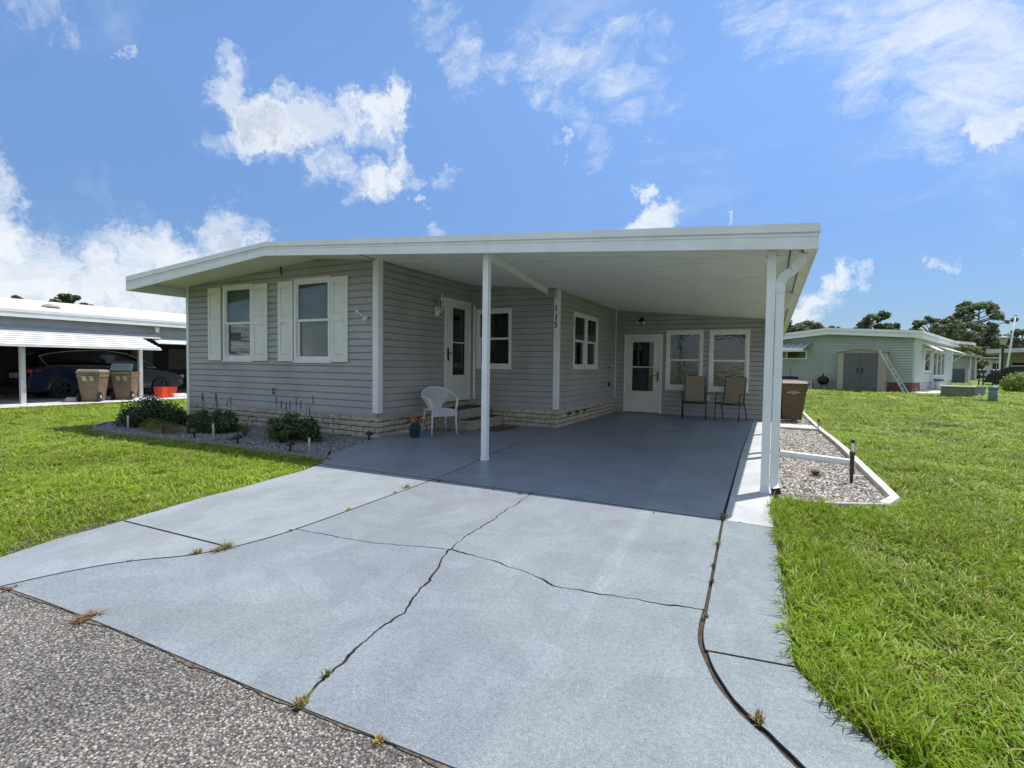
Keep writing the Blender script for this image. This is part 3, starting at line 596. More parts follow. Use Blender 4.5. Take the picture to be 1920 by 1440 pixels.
m = MB(); m.hexa([(XL+.1,YR+.035,2.775),(XC1-.02,YR+.035,2.785),(XC1-.02,YE,2.785),(XL+.1,YE,2.775),(XL+.1,YR+.035,2.79),(XC1-.02,YR+.035,2.80),(XC1-.02,YE,2.80),(XL+.1,YE,2.79)])
m.tube([(XL+.05, 6.75, fbm(XL)+.0), (XL+.05, 6.75, 2.52), (XL+.09, 6.72, 2.46), (XC1-.04, 6.68, 2.41), (XC1-.04, 6.68, 0)], .035, 8); part('downspout', m, white, roof)
m = MB(); m.hexa([(XL+.1,YR+.035,2.7895),(XC1,YR+.035,2.7995),(XC1,YE,2.7995),(XL+.1,YE,2.7895),(XL+.1,YR+.035,2.80),(XC1,YR+.035,2.81),(XC1,YE,2.81),(XL+.1,YE,2.80)]); part('soffit', m, ceilm, house)
m = MB(); m.hexa([(XC1,YR+.035,ceil(XC1)),(-7.2,YR+.035,ceil(-7.2)),(-7.2,YF,ceil(-7.2)),(XC1,YF,ceil(XC1)),(XC1,YR+.035,ceil(XC1)+.01),(-7.2,YR+.035,ceil(-7.2)+.01),(-7.2,YF,ceil(-7.2)+.01),(XC1,YF,ceil(XC1)+.01)]); part('soffit', m, ceilm, house)
m = MB(); m.hexa([(-7.2,YR+.035,ceil(-7.2)),(XA-.09,YR+.035,ceil(XA-.09)),(XA-.09,YF,ceil(XA-.09)),(-7.2,YF,ceil(-7.2)),(-7.2,YR+.035,ceil(-7.2)+.01),(XA-.09,YR+.035,ceil(XA-.09)+.01),(XA-.09,YF,ceil(XA-.09)+.01),(-7.2,YF,ceil(-7.2)+.01)]); part('soffit', m, ceilm, house)
# ceiling pans run down the slope, each with two small ribs
y = YR+.035; pw = .305; i = 0
while y < YC+.01:
    x0 = XA-.085 if y < YF-.1 else (XA if y < YB-.05 else XB); y1 = min(y+pw, YC+.02); x1 = XR-.11; m = MB(); dz = .0
    x0 = XA if y < YB-.05 else XB
    if y1 > YB+.02 and y < YB: x0 = XB if y > YB-.16 else XA
    pr = [(y+.003, .018), (y+.008, 0), (y+pw*.30, 0), (y+pw*.31, .010), (y+pw*.37, .010), (y+pw*.38, 0), (y+pw*.63, 0), (y+pw*.64, .010), (y+pw*.70, .010), (y+pw*.71, 0), (y1-.008, 0), (y1-.003, .018)]
    pr = [(min(a, y1-.001), b) for a, b in pr]
    vs = [(x0, a, ceil(x0)+b) for a, b in pr]+[(x1, a, ceil(x1)+b) for a, b in pr]; n = len(pr)
    m.add(vs+[(x0, pr[-1][0], ceil(x0)+.02), (x0, pr[0][0], ceil(x0)+.02), (x1, pr[-1][0], ceil(x1)+.02), (x1, pr[0][0], ceil(x1)+.02)], [(k, k+1, n+k+1, n+k) for k in range(n-1)]+[(2*n+1, 2*n, 2*n+2, 2*n+3)])
    part('ceiling_panel', m, ceilm, house); y += pw; i += 1
m = MB(); m.box(XR-.108, XR-.1, YR+.035, YC, ceil(XR)-.012, ceil(XR)+.02); m.box(.12, .135, YR+.035, YC, ceil(.12)-.012, ceil(.12)+.015); part('ceiling_seam', m, bronze, house)
# posts, beam, downspouts
def post(x, y, top, w=.078, d=.078):
    m = MB(); m.box(x-w/2, x+w/2, y-d/2, y+d/2, 0.001, top)
    m.box(x-w/2-.004, x+w/2+.004, y-d/2-.004, y+d/2+.004, 0.0012, .035); m.box(x-w/2-.012, x+w/2+.012, y-.01, y+.01, top-.06, top-.005)
    for dx in (-.2, .2): m.box(x+dx*w-.001, x+dx*w+.001, y-d/2-.0015, y+d/2+.0015, .04, top-.07)
    p = part('carport_post', m, white, house, bevel=.003)
    q = MB()
    for sx in (-1, 1): q.tube([(x+sx*w*.62, y-d*.52, top-.05), (x+sx*w*.62, y-d*.60, top-.05)], .006, 6)
    part('bolt', q, blackm, p)
post(-3.305, 5.70, ceil(-3.3)-.012); post(-.03, 5.66, ceil(-.03)-.012)
for yy in (7.95, 10.75, 13.35): post(-.035, yy, ceil(-.035)-.012)
m = MB(); a = Vector((-3.31, 5.74, 0)); b = Vector((-4.02, 9.36, 0)); d_ = (b-a).normalized(); nn = Vector((-d_.y, d_.x, 0))*.024
m.hexa([(*(a-nn).xy, 2.60), (*(a+nn).xy, 2.60), (*(b+nn).xy, 2.655), (*(b-nn).xy, 2.655), (*(a-nn).xy, ceil(a.x)-.004), (*(a+nn).xy, ceil(a.x)-.004), (*(b+nn).xy, ceil(b.x)-.012), (*(b-nn).xy, ceil(b.x)-.012)]); part('beam', m, white, house, bevel=.003)
m = MB(); m.box(-4.02, -3.845, YB-.11, YB-.02, 2.60, ceil(-3.9)-.012); part('beam_pocket', m, siding, house)
def downspout(x, y, zb, xt):
    m = MB(); zt = fbm(XR)-.0; m.box(x-.038, x+.038, y-.03, y+.03, .14, zt-.36)
    k = 14; pts = []
    ctrl = [(x, y, zt-.36), (x, y, zt-.26), (x+.03, y, zt-.20), (x+.10, y, zt-.15), (xt-.06, y, zt-.12), (xt-.01, y, zt-.06), (xt, y, zt+.01)]
    C = [Vector(q) for q in ctrl]
    for q in range(len(C)-1):
        for t in range(4): pts.append(C[q].lerp(C[q+1], t/4))
    pts.append(C[-1])
    m2 = MB(); m2.tube(pts, .04, sq=(.080, .074)); dsp = part('downspout', m, white, house, bevel=.006)
    part('elbow', m2, white, dsp)
    r = MB()
    for q in range(1, len(pts)-1):
        t = (pts[q+1]-pts[q-1]).normalized(); r.tube([pts[q]-t*.005, pts[q]+t*.005], .04, sq=(.090, .084))
    part('elbow_rib', r, white, dsp)
    r = MB(); r.tube([(x, y, .16), (x, y, .10), (x+.012, y-.05, .055), (x+.02, y-.11, .045)], .04, sq=(.082, .066), cap=False); part('shoe', r, white, dsp)
    r = MB(); r.tube([(x+.018, y-.09, .047), (x+.021, y-.115, .043)], .04, sq=(.074, .058)); part('outlet', r, blackm, dsp)
downspout(.052, 5.665, 0, .235); downspout(.085, 8.6, 0, .24)
# house number, lamps, outlets
def txt(s, size, depth=.004):
    c = bpy.data.curves.new('t', 'FONT'); c.body = s; c.size = size; c.extrude = depth; c.align_x = 'CENTER'; c.align_y = 'CENTER'; c.offset = size*.012; c.resolution_u = 3
    o = bpy.data.objects.new('t', c); COL.objects.link(o); dg = bpy.context.evaluated_depsgraph_get(); dg.update()
    me = bpy.data.meshes.new_from_object(o.evaluated_get(dg)); bpy.data.objects.remove(o); return me
def text_part(s, size, loc, rot, mat, parent, shear=0, name='lettering', sx=1):
    me = txt(s, size); me.materials.clear(); me.materials.append(mat)
    if shear or sx != 1:
        for v in me.vertices: v.co.x = v.co.x*sx+v.co.y*shear
    o = bpy.data.objects.new(name, me); COL.objects.link(o); o.parent = parent; o.location = Vector(loc)-rootloc(parent); o.rotation_euler = rot; return o
for k, (ch, z) in enumerate((('1', 2.375), ('1', 2.20), ('5', 2.05))):
    o = text_part(ch, .17, (XB-.025, YB-.0385, z), (R_(90), 0, 0), blackm, house, .12, 'house_number')
    # serifs
    if ch == '1':
        q = MB(); q.box(XB-.052, XB+.002, YB-.044, YB-.036, z-.062, z-.052); part('numeral_foot', q, blackm, o)
# carriage lamp beside the front door
lx, ly, lz = XA+.02, 8.13, 2.30
q = MB(); q.box(lx-.0, lx+.022, ly-.06, ly+.06, lz-.12, lz+.06); lamp = part('wall_lantern', q, white, house, bevel=.006)
q = MB(); q.tube([(lx+.02, ly, lz-.02), (lx+.05, ly, lz-.05), (lx+.09, ly, lz-.06), (lx+.12, ly, lz-.03), (lx+.12, ly, lz)], .010, 8); q.lathe([(.0, -.055), (.03, -.05), (.035, -.03), (.02, -.01)], (lx+.045, ly, lz+.0)); part('lantern_arm', q, white, lamp, smooth=True)
q = MB(); c = (lx+.12, ly, lz); q.lathe([(.02, 0), (.045, .012), (.048, .02)], c, 8); q.lathe([(.075, .175), (.07, .185), (.035, .22), (.012, .235), (.010, .25), (.016, .26), (.003, .30)], c, 8)
for k in range(6): a = k*math.pi/3; q.tube([(c[0]+.044*math.cos(a), c[1]+.044*math.sin(a), lz+.018), (c[0]+.066*math.cos(a), c[1]+.066*math.sin(a), lz+.178)], .005, 5)
part('lantern_cage', q, white, lamp)
q = MB(); q.lathe([(.036, .02), (.058, .176)], c, 6); part('lantern_glass', q, glassmat('lamp glass', (.6, .62, .6), .15), lamp)
q = MB(); q.lathe([(.05, 0), (.05, .015)], (0, 0, 0), 12); v_ = [(x-6.10, YF-.02-z, y+2.0) for x, y, z in q.v]; q.v = v_; q.tube([(-6.10, YF-.035, 2.0), (-6.12, YF-.08, 2.03), (-6.17, YF-.11, 2.09)], .013, 8); q.tube([(-6.16, YF-.10, 2.07), (-6.20, YF-.14, 2.12)], [.018, .028], 8); q.tube([(-6.08, YF-.05, 1.985), (-6.05, YF-.11, 1.97)], [.022, .032], 8); part('spot_lamp', q, white, house, smooth=True)
q = MB(); q.lathe([(.055, 0), (.05, .02)], (0, 0, 0), 12); q.v = [(x-3.10, YC-.02-z, y+2.50) for x, y, z in q.v]; q.tube([(-3.1, YC-.04, 2.5), (-3.1, YC-.10, 2.46)], .03, 8); q.tube([(-3.1, YC-.08, 2.47), (-3.17, YC-.13, 2.44)], [.03, .035], 8); q.tube([(-3.1, YC-.08, 2.47), (-3.03, YC-.13, 2.44)], [.03, .035], 8); fl = part('flood_lamp', q, blackm, house, smooth=True)
for sx in (-1, 1):
    q = MB(); q.lathe([(.02, -.04), (.035, -.03), (.04, 0), (.02, .035)], (-3.1+sx*.085, YC-.15, 2.41), 10); part('bulb', q, M('frosted bulb', (.7, .7, .66), .3), fl, smooth=True)
for T, u, z in ((TF, -8.39, .69), (TB, -1.40, .49)):
    q = MB(); q.mbox(T, u-.05, u+.05, .01, .03, z-.075, z+.075); oo = part('outlet_box', q, M('outlet grey', (.42, .43, .42), .5), house, bevel=.004)
    q = MB(); q.mbox(T, u-.028, u+.028, .0302, .036, z+.008, z+.055); q.mbox(T, u-.028, u+.028, .0302, .036, z-.055, z-.008); part('outlet_cover', q, blackm if T is TF else white, oo)
q = MB(); q.tube([(XB+.03, 12.88, 1.22), (XB+.06, 12.88, 1.20)], .018, 8); q.tube([(XB+.05, 12.88, 1.20), (XB+.05, 12.88, .80)], .004, 5); q.lathe([(.003, 0), (.03, -.02), (.035, -.09), (.045, -.11)], (XB+.05, 12.88, .84), 10); q.tube([(XB+.05, 12.88, .73), (XB+.05, 12.88, .5)], .003, 5)
part('hanging_bell', q, bronze, house)
q = MB(); q.tube([(-8.16, YF-.02, 3.1), (-8.16, YF-.05, 3.0), (-8.16, YF-.03, 2.86)], .012, 6); part('cable_clip', q, blackm, house)
q = MB(); q.mbox(TF, XC1, XA-.1, .018, .022, 2.0, 2.0); 
# ------------------------------------------------------------------ scattered pieces (grass, stones) as instances on points
def coll(name, objs):
    c = bpy.data.collections.new(name)
    for o in objs: c.objects.link(o)
    return c
def tuft(seed, n, hmin, hmax, wd, spread, lean, mats, pstraw=.12, plight=.3):
    r = random.Random(seed); m = MB()
    for _ in range(n):
        a = r.uniform(0, 6.283); rr = spread*math.sqrt(r.random()); x, y = rr*math.cos(a), rr*math.sin(a); h = r.uniform(hmin, hmax); b = r.uniform(0, 6.283); ln = lean*r.uniform(.3, 1.3)*h
        dx, dy = math.cos(b), math.sin(b); px, py = -dy, dx; w = wd*r.uniform(.7, 1.2); tw = r.uniform(-.6, .6); vs = []
        for t, ww in ((0, .8), (.4, 1.), (.75, .75)):
            cx, cy, cz = x+dx*ln*t*t, y+dy*ln*t*t, h*(t-.28*lean*t*t*t); ex, ey = px*w*ww/2, py*w*ww/2
            vs += [(cx-ex, cy-ey, cz), (cx+ex, cy+ey, cz+w*tw*t)]
        vs.append((x+dx*ln, y+dy*ln, h*(1-.3*lean))); q = r.random()
        m.add(vs, [(0,1,3,2), (2,3,5,4), (4,5,6)], 2 if q < pstraw else (1 if q < pstraw+plight else 0))
    me = m.mesh('tuft', mats, True, recalc=False); o = bpy.data.objects.new('tuft', me); return o
def scatter(name, pts, rots, scs, col, **kw):
    me = bpy.data.meshes.new(name); me.from_pydata(pts.tolist(), [], [])
    for nm, arr in (('rot', rots), ('scl', scs)):
        a = me.attributes.new(nm, 'FLOAT_VECTOR', 'POINT'); a.data.foreach_set('vector', arr.astype(np.float32).ravel())
    o = bpy.data.objects.new(name, me); COL.objects.link(o); o['kind'] = 'stuff'
    ng = bpy.data.node_groups.new(name, 'GeometryNodeTree'); ng.interface.new_socket('Geometry', in_out='INPUT', socket_type='NodeSocketGeometry'); ng.interface.new_socket('Geometry', in_out='OUTPUT', socket_type='NodeSocketGeometry')
    N = ng.nodes; L = ng.links; gi = N.new('NodeGroupInput'); go = N.new('NodeGroupOutput'); ip = N.new('GeometryNodeInstanceOnPoints'); ci = N.new('GeometryNodeCollectionInfo')
    ci.inputs['Collection'].default_value = col; ci.inputs['Separate Children'].default_value = True; ci.inputs['Reset Children'].default_value = True
    ip.inputs['Pick Instance'].default_value = True; L.new(gi.outputs[0], ip.inputs['Points']); L.new(ci.outputs[0], ip.inputs['Instance'])
    for nm, s in (('rot', 'Rotation'), ('scl', 'Scale')):
        a = N.new('GeometryNodeInputNamedAttribute'); a.data_type = 'FLOAT_VECTOR'; a.inputs[0].default_value = nm; L.new(a.outputs[0], ip.inputs[s])
    L.new(ip.outputs[0], go.inputs[0]); md = o.modifiers.new('scatter', 'NODES'); md.node_group = ng; return o
def inpoly(x, y, poly):
    c = np.zeros(len(x), bool); n = len(poly)
    for i in range(n):
        x0, y0 = poly[i-1]; x1, y1 = poly[i]
        if y0 == y1: continue
        k = ((y0 > y) != (y1 > y)) & (x < (x1-x0)*(y-y0)/(y1-y0)+x0); c ^= k
    return c
def gzv(x, y): return np.array([gz(a, b) for a, b in zip(x, y)])
def lawn(name, poly, holes, bands, extra=None, seed=1, label=None):
    r = np.random.default_rng(seed); P = []; S = []; X = np.array([p[0] for p in poly]); Y = np.array([p[1] for p in poly])
    for (d0, d1, dens, sc) in bands:
        bx0, bx1, by0, by1 = max(X.min(), -d1), min(X.max(), d1), max(Y.min(), 0), min(Y.max(), d1); n = int((bx1-bx0)*(by1-by0)*dens)
        if n <= 0: continue
        x = r.uniform(bx0, bx1, n); y = r.uniform(by0, by1, n); d = np.hypot(x, y); ang = np.degrees(np.arctan2(-x, y)) - 27.1
        k = (d >= d0) & (d < d1) & (np.abs(ang) < 54) & inpoly(x, y, poly)
        for h in holes: k &= ~inpoly(x, y, h)
        x, y = x[k], y[k]
        # bare patches
        nz = np.array([mnoise.noise(Vector((a*1.3, b*1.3, 3.3))) for a, b in zip(x, y)]); keep = r.random(len(x)) < np.clip(1.25+nz*1.1, .25, 1); x, y, nz = x[keep], y[keep], nz[keep]
        P.append(np.stack([x, y, gzv(x, y)-.052], 1)); s = sc*r.uniform(.75, 1.2, len(x)); hz = np.clip(1+nz*.5, .6, 1.3)*(1 if d1 < 7 else .72 if d1 < 14 else .42 if d1 < 30 else .22)
        if extra is not None: hz = hz*extra(x, y)
        S.append(np.stack([s, s, s*hz], 1))
    P = np.concatenate(P); S = np.concatenate(S); Rr = np.zeros_like(P); Rr[:, 2] = r.uniform(0, 6.283, len(P)); Rr[:, 0] = r.normal(0, .12, len(P)); Rr[:, 1] = r.normal(0, .12, len(P))
    return scatter(name, P, Rr, S, GR)
gm = [grassm, grassl, straw]
GR = coll('grass_tufts', [tuft(i, 16, .045, .105, .0062, .045, .85, gm) for i in range(6)])
ERx = [(1.06, 1.30)]+[(a+.004, b) for a, b in ER]+[(.055, 5.30), (.09, 5.34), (.5, 5.36), (.95, 5.62), (1.15, 5.95), (1.17, 6.3), (1.13, 8.2), (1.08, 10), (.97, 12.4), (.88, 17.3), (.7, 21), (.2, 21)]
HOUSE2 = [(6.09-.941*14, 30.52+.337*14), (6.5, 30.0), (11.5, 43.5), (0, 50)]
PATIO = [(4.9, 30.2), (6.3, 29.7), (8.1, 31.0), (12.5, 43.5), (10, 44)]
right_poly = ERx + [(.2, 60), (70, 60), (70, 1.9), (12, 1.52), (3, 1.39)]
lawn('lawn_grass_right', right_poly, [HOUSE2, PATIO], [(0, 3.4, 1050, 1.0), (3.4, 6.5, 600, 1.05), (6.5, 12, 190, 1.35), (12, 22, 70, 2.1), (22, 60, 13, 4.2)], seed=3,
     extra=lambda x, y: np.where((x < .5) & (y > 2) & (y < 5.3), 1.5, 1.0)).name = 'lawn_grass'
left_poly = [(-4.66, 1.14)] + [(a-.008, b) for a, b in EL[1:-1]] + [(-4.93, 4.46), (-5.15, 4.72), (-5.66, 4.70), (-7.15, 4.70), (-9.05, 4.66), (-10.3, 4.55), (-11.25, 4.70), (-11.9, 5.2), (-12.05, 6.0), (-11.7, 6.7), (-11.2, 7.0), (-11.2, 20), (-19.0, 20), (-19.05, 4), (-19.1, 1.1), (-12, 1.04), (-6, 1.08)]
lawn('lawn_grass_left', left_poly, [], [(0, 5.4, 700, .85), (5.4, 9, 330, 1.05), (9, 14, 150, 1.5), (14, 26, 60, 2.2)], seed=5).name = 'lawn_grass'

def stone(seed, mats):
    bm = bmesh.new(); bmesh.ops.create_icosphere(bm, subdivisions=1, radius=1)
    r = random.Random(seed)
    for v in bm.verts: v.co = Vector((v.co.x, v.co.y*.75, v.co.z*.45))*r.uniform(.75, 1.15)
    me = bpy.data.meshes.new('stone'); bm.to_mesh(me); bm.free(); me.materials.append(mats); return bpy.data.objects.new('stone', me)
stm = [M('pale stone', (.62, .60, .56), .8, .2, 30, .4, 80, randv=.2), M('grey stone', (.25, .24, .23), .8, .25, 30, .4, 80, randv=.25), M('tan chip', (.42, .33, .24), .85, .2, 20, .4, 80, randv=.25)]
STR_ = coll('bed_stones', [stone(i, stm[(0, 0, 0, 1, 1, 2, 2)[i]]) for i in range(7)])
stl = [M('shaded blue grey stone', (.23, .23, .235), .8, .2, 30, .4, 80, randv=.3), M('shaded pale stone', (.36, .35, .33), .8, .2, 30, .4, 80, randv=.3)]  # gravel of the shaded bed, the shade put into darker, bluer colours
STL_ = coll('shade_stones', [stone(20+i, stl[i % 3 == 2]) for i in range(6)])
def stones(name, poly, dens, s0, s1, col, z, seed):
    r = np.random.default_rng(seed); X = [p[0] for p in poly]; Y = [p[1] for p in poly]; n = int((max(X)-min(X))*(max(Y)-min(Y))*dens)
    x = r.uniform(min(X), max(X), n); y = r.uniform(min(Y), max(Y), n); k = inpoly(x, y, poly); x, y = x[k], y[k]; n = len(x)
    s = r.uniform(s0, s1, n); P = np.stack([x, y, z+r.uniform(0, .012, n)], 1); Rr = np.stack([r.normal(0, .35, n), r.normal(0, .35, n), r.uniform(0, 6.28, n)], 1)
    scatter(name, P, Rr, np.stack([s, s, s], 1), col)
RB = [(.10, 5.42), (.92, 5.70), (1.06, 6.0), (1.0, 7.8), (.95, 10), (.86, 12.0), (.08, 12.0)]
RB2 = [(.10, 12.95), (.84, 12.95), (.74, 17.3), (.10, 17.3)]
LB = [(-4.98, 4.68), (-5.4, 4.83), (-7.15, 4.83), (-9.05, 4.79), (-10.3, 4.68), (-11.15, 4.83), (-11.75, 5.3), (-11.85, 6.0), (-11.55, 6.5), (-5.87, 6.49), (-5.66, 5.9), (-5.3, 4.98)]
m = MB(); m.add([(x, y, -.038) for x, y in LB], [tuple(range(len(LB)))]); struct('planting_bed_soil', m, soil)
m = MB(); m.add([(x, y, -.038) for x, y in [(.05, 5.35), (1.0, 5.6), (1.1, 6.0), (.9, 12.0), (.8, 17.3), (.05, 17.3)]], [tuple(range(6))]); struct('planting_bed_soil', m, M('bed dirt', (.20, .15, .10), .95, .2, 8, .6, 50))
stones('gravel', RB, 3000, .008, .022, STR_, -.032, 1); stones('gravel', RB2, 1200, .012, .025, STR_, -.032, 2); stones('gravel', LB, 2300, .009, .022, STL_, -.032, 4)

# weeds in the joints
def weed(px, py, r, h, n, mats, label, name='weed_tuft', sd=0):
    g = G(px, py); rr = random.Random(int(px)+sd); m = MB()
    for i in range(n):
        a = rr.uniform(0, 6.283); b = r*math.sqrt(rr.random())*.7; c = rr.uniform(0, 6.283); x, y = b*math.cos(c)*.5, b*math.sin(c); L = r*rr.uniform(.15, 1.15); hh = h*rr.uniform(.15, 1.1); w = .0028; dx, dy = math.cos(a), math.sin(a)
        vs = []
        for t in (0, .5, 1): vs += [(x+dx*L*t-dy*w*(1.1-t), y+dy*L*t+dx*w*(1.1-t), hh*(1.6*t-.9*t*t)), (x+dx*L*t+dy*w*(1.1-t), y+dy*L*t-dx*w*(1.1-t), hh*(1.6*t-.9*t*t))]
        m.add(vs, [(0,1,3,2), (2,3,5,4)], rr.randrange(len(mats)))
    o = part(name, m, mats, None); o.location = (g.x, g.y, -.003); tag(o, label, 'weed', 'weeds growing in the driveway joints'); return o
wg = [M('weed green', (.07, .13, .02), .6, .2, 9, transl=.25), M('weed yellow', (.32, .30, .07), .6, .2, 9, transl=.25), M('weed brown', (.22, .12, .05), .8, .2, 9)]
g1, yl, br = [wg[0], wg[0], wg[1]], [wg[1], wg[0], wg[1]], [wg[2], wg[2], wg[1]]
for a in [(1356, 972, .06, .07, 60, g1, 'dark green weed tuft at the corner where the carport shadow meets the right-hand joint'), (1346, 1022, .035, .06, 50, yl, 'yellow-green weeds in the right joint just outside the carport shadow'),
        (1338, 1062, .022, .05, 26, g1, 'thin green weeds in the right joint, upper straight part'), (1334, 1092, .024, .05, 30, g1, 'dense dark weeds in the right joint above the crack end'), (1324, 1158, .02, .035, 26, g1, 'small weeds in the right joint just below the crack end'),
        (1423, 1352, .035, .045, 60, br, 'brown dry weed tuft on the curve of the wide right joint'), (372, 1036, .05, .05, 50, yl, 'left of the two dry weed clumps on the left joint'), (418, 1030, .085, .06, 110, [wg[2], wg[0], wg[1]], 'larger dry weed clump where the left joint meets the cross joint'),
        (566, 1322, .035, .05, 70, [wg[1], wg[2]], 'orange-brown grass tuft at the road edge where the long crack ends'), (613, 1268, .022, .045, 34, g1, 'small green tuft growing in the lower end of the long crack'),
        (160, 1158, .075, .03, 120, [wg[2]], 'matted red-brown dead runners at the road edge, far left'), (712, 1389, .025, .03, 30, [wg[1], wg[2]], 'tiny dry tuft at the road edge near the bottom of the photo'),
        (762, 914, .06, .05, 46, yl, 'yellow-green weeds in the left joint just outside the shadow'), (740, 924, .03, .03, 20, yl, 'sparse yellow blades in the left joint below the larger yellow weeds'), (652, 957, .04, .04, 26, yl, 'small yellow tuft in the left joint half way to the lawn'),
        (823, 902, .045, .04, 40, g1, 'dark green tuft where the two driveway joints cross in shade'), (545, 996, .02, .03, 14, g1, 'tiny green sprig on the curving left joint'), (924, 917, .03, .025, 20, [wg[0]], 'flat dark weed on the cross joint in shade, near the carport middle'), (976, 926, .04, .03, 30, [wg[0]], 'flat dark weed where the long crack starts at the cross joint'),
        (1070, 938, .02, .02, 14, [wg[0]], 'tiny dark weed on the cross joint between crack and right side'), (1226, 962, .02, .02, 14, [wg[0]], 'tiny dark weed on the cross joint close to the right joint'), (1386, 980, .02, .02, 12, g1, 'small green blades on the right strip at the shadow edge'), (240, 1052, .03, .015, 16, [wg[2]], 'wisps of brown dirt and roots on the far left of the left joint'), (22, 1103, .05, .025, 40, [wg[2]], 'brown root mat where the left joint meets the road')]:
    weed(*a)

# ------------------------------------------------------------------ bed edging
def edging(name, pl, w, z0, z1, mat, label, cat='curb', pieces=1.0):
    t = thing(name, label, cat, (pl[0][0], pl[0][1], 0)); pts = [Vector((x, y, 0)) for x, y in pl]; acc = [0]
    for a, b in zip(pts[:-1], pts[1:]): acc.append(acc[-1]+(b-a).length)
    def at(s):
        for i in range(len(pts)-1):
            if s <= acc[i+1]+1e-9: return pts[i].lerp(pts[i+1], (s-acc[i])/(acc[i+1]-acc[i]))
        return pts[-1]
    n = max(1, round(acc[-1]/pieces)); Ls = acc[-1]/n
    for i in range(n):
        s0, s1 = i*Ls+.004, (i+1)*Ls-.004; k = 4; cs = [at(s0+(s1-s0)*j/k) for j in range(k+1)]; m = MB(); L_ = []
        for j, c in enumerate(cs):
            d = (cs[min(j+1, k)]-cs[max(j-1, 0)]).normalized(); nn = Vector((-d.y, d.x, 0))*w/2
            L_ += [c-nn+Vector((0, 0, z0)), c+nn+Vector((0, 0, z0)), c+nn*.8+Vector((0, 0, z1)), c-nn*.8+Vector((0, 0, z1))]
        m.add(L_, [(4*j+q, 4*j+(q+1) % 4, 4*j+4+(q+1) % 4, 4*j+4+q) for j in range(k) for q in range(4)]+[(0, 1, 2, 3), (4*k+3, 4*k+2, 4*k+1, 4*k)])
        part('edging_stone', m, mat, t, bevel=.008)
    return t
edging('bed_edging', smoothpl([(-5.05, 4.74), (-5.66, 4.77), (-7.15, 4.77), (-9.05, 4.73), (-10.3, 4.62), (-11.2, 4.77), (-11.83, 5.25), (-11.95, 6.0), (-11.62, 6.6)], 2), .085, -.06, .0, M('mossy concrete edging', (.20, .195, .16), .9, .25, 12, .5, 60), 'low curved concrete edging round the planting bed before the shuttered windows')
edging('bed_edging', smoothpl([(.95, 5.66), (1.10, 5.92), (1.09, 6.3), (1.06, 8.1), (1.03, 10), (.90, 12.4), (.80, 17.3)], 2), .10, -.06, .035, concr, 'long pale concrete edging between the carport gravel strip and the right lawn', pieces=1.4)
edging('bed_edging', [(.12, 5.38), (.55, 5.45), (.98, 5.66)], .07, -.06, .03, M('grey timber edging', (.42, .40, .37), .9, .15, 10, .4, 60), 'grey front edging of the gravel strip just beside the downspout')
m = MB(); m.hexa([(.14, 8.26, -.03), (1.02, 7.93, -.03), (1.03, 8.03, -.03), (.15, 8.37, -.03), (.14, 8.26, .055), (1.02, 7.93, .055), (1.03, 8.03, .055), (.15, 8.37, .055)])
tag(part('bed_divider', m, white, None, bevel=.006), 'white rail lying across the gravel strip beside the carport posts', 'divider')
m = MB(); m.hexa([(.06, 12.15, -.04), (.88, 12.1, -.04), (.83, 12.85, -.04), (.06, 12.85, -.04), (.06, 12.15, .012), (.88, 12.1, .012), (.83, 12.85, .012), (.06, 12.85, .012)]); struct('side_path', m, concr)

# ------------------------------------------------------------------ plants
def leafmesh(name, blobs, n, size, mats, seed=0, squash=.6, hollow=.5, up=.3, asp=.55):
    """leaf-sized folded faces through a volume of several lobes"""
    r = np.random.default_rng(seed); B = np.array([b[:3] for b in blobs]); Rr = np.array([b[3:6] if len(b) >= 6 else (b[3],)*3 for b in blobs]); wts = (Rr.prod(1))**.7; wts /= wts.sum()
    k = r.choice(len(blobs), n, p=wts); d = r.normal(size=(n, 3)); d /= np.linalg.norm(d, axis=1)[:, None]; rad = hollow+(1-hollow)*r.random(n)**.5; rad *= r.uniform(.82, 1.1, n)
    P = B[k]+d*Rr[k]*rad[:, None]; ok = P[:, 2] > .01; P, d = P[ok], d[ok]; n = len(P)
    nrm = d*.8+r.normal(0, .55, (n, 3))+np.array([0, 0, up]); nrm /= np.linalg.norm(nrm, axis=1)[:, None]
    t = np.cross(nrm, r.normal(size=(n, 3))); t /= np.linalg.norm(t, axis=1)[:, None]; b = np.cross(nrm, t); s = size*r.uniform(.6, 1.3, n)[:, None]
    tip = P+t*s; bs = P-t*s*.6; l = P+b*s*asp+nrm*s*.12; rt = P-b*s*asp+nrm*s*.12
    V = np.stack([bs, rt, tip, l], 1).reshape(-1, 3); Fc = np.arange(n*4).reshape(n, 4)
    me = bpy.data.meshes.new(name); me.from_pydata(V.tolist(), [], Fc.tolist())
    for m in mats: me.materials.append(m)
    me.polygons.foreach_set('material_index', r.integers(0, len(mats), n).astype(np.int32)); me.update(); return me
def plant(name, label, cat, loc, blobs, n, size, mats, stems=None, group=None, seed=0, fname='foliage', stemmat=None, **k):
    t = thing(name, label, cat, loc, 0, group); f = part(fname, leafmesh(fname, blobs, n, size, mats, seed, **k), None, t)
    if stems:
        m = MB()
        for a, b, r in stems: m.tube([a, [(a[i]+b[i])/2+random.uniform(-.02, .02) for i in range(3)], b], [r, r*.8, r*.4], 5)
        part('stem', m, stemmat or M('brown stem', (.10, .07, .04), .9, .2), t, world=False)
    return t
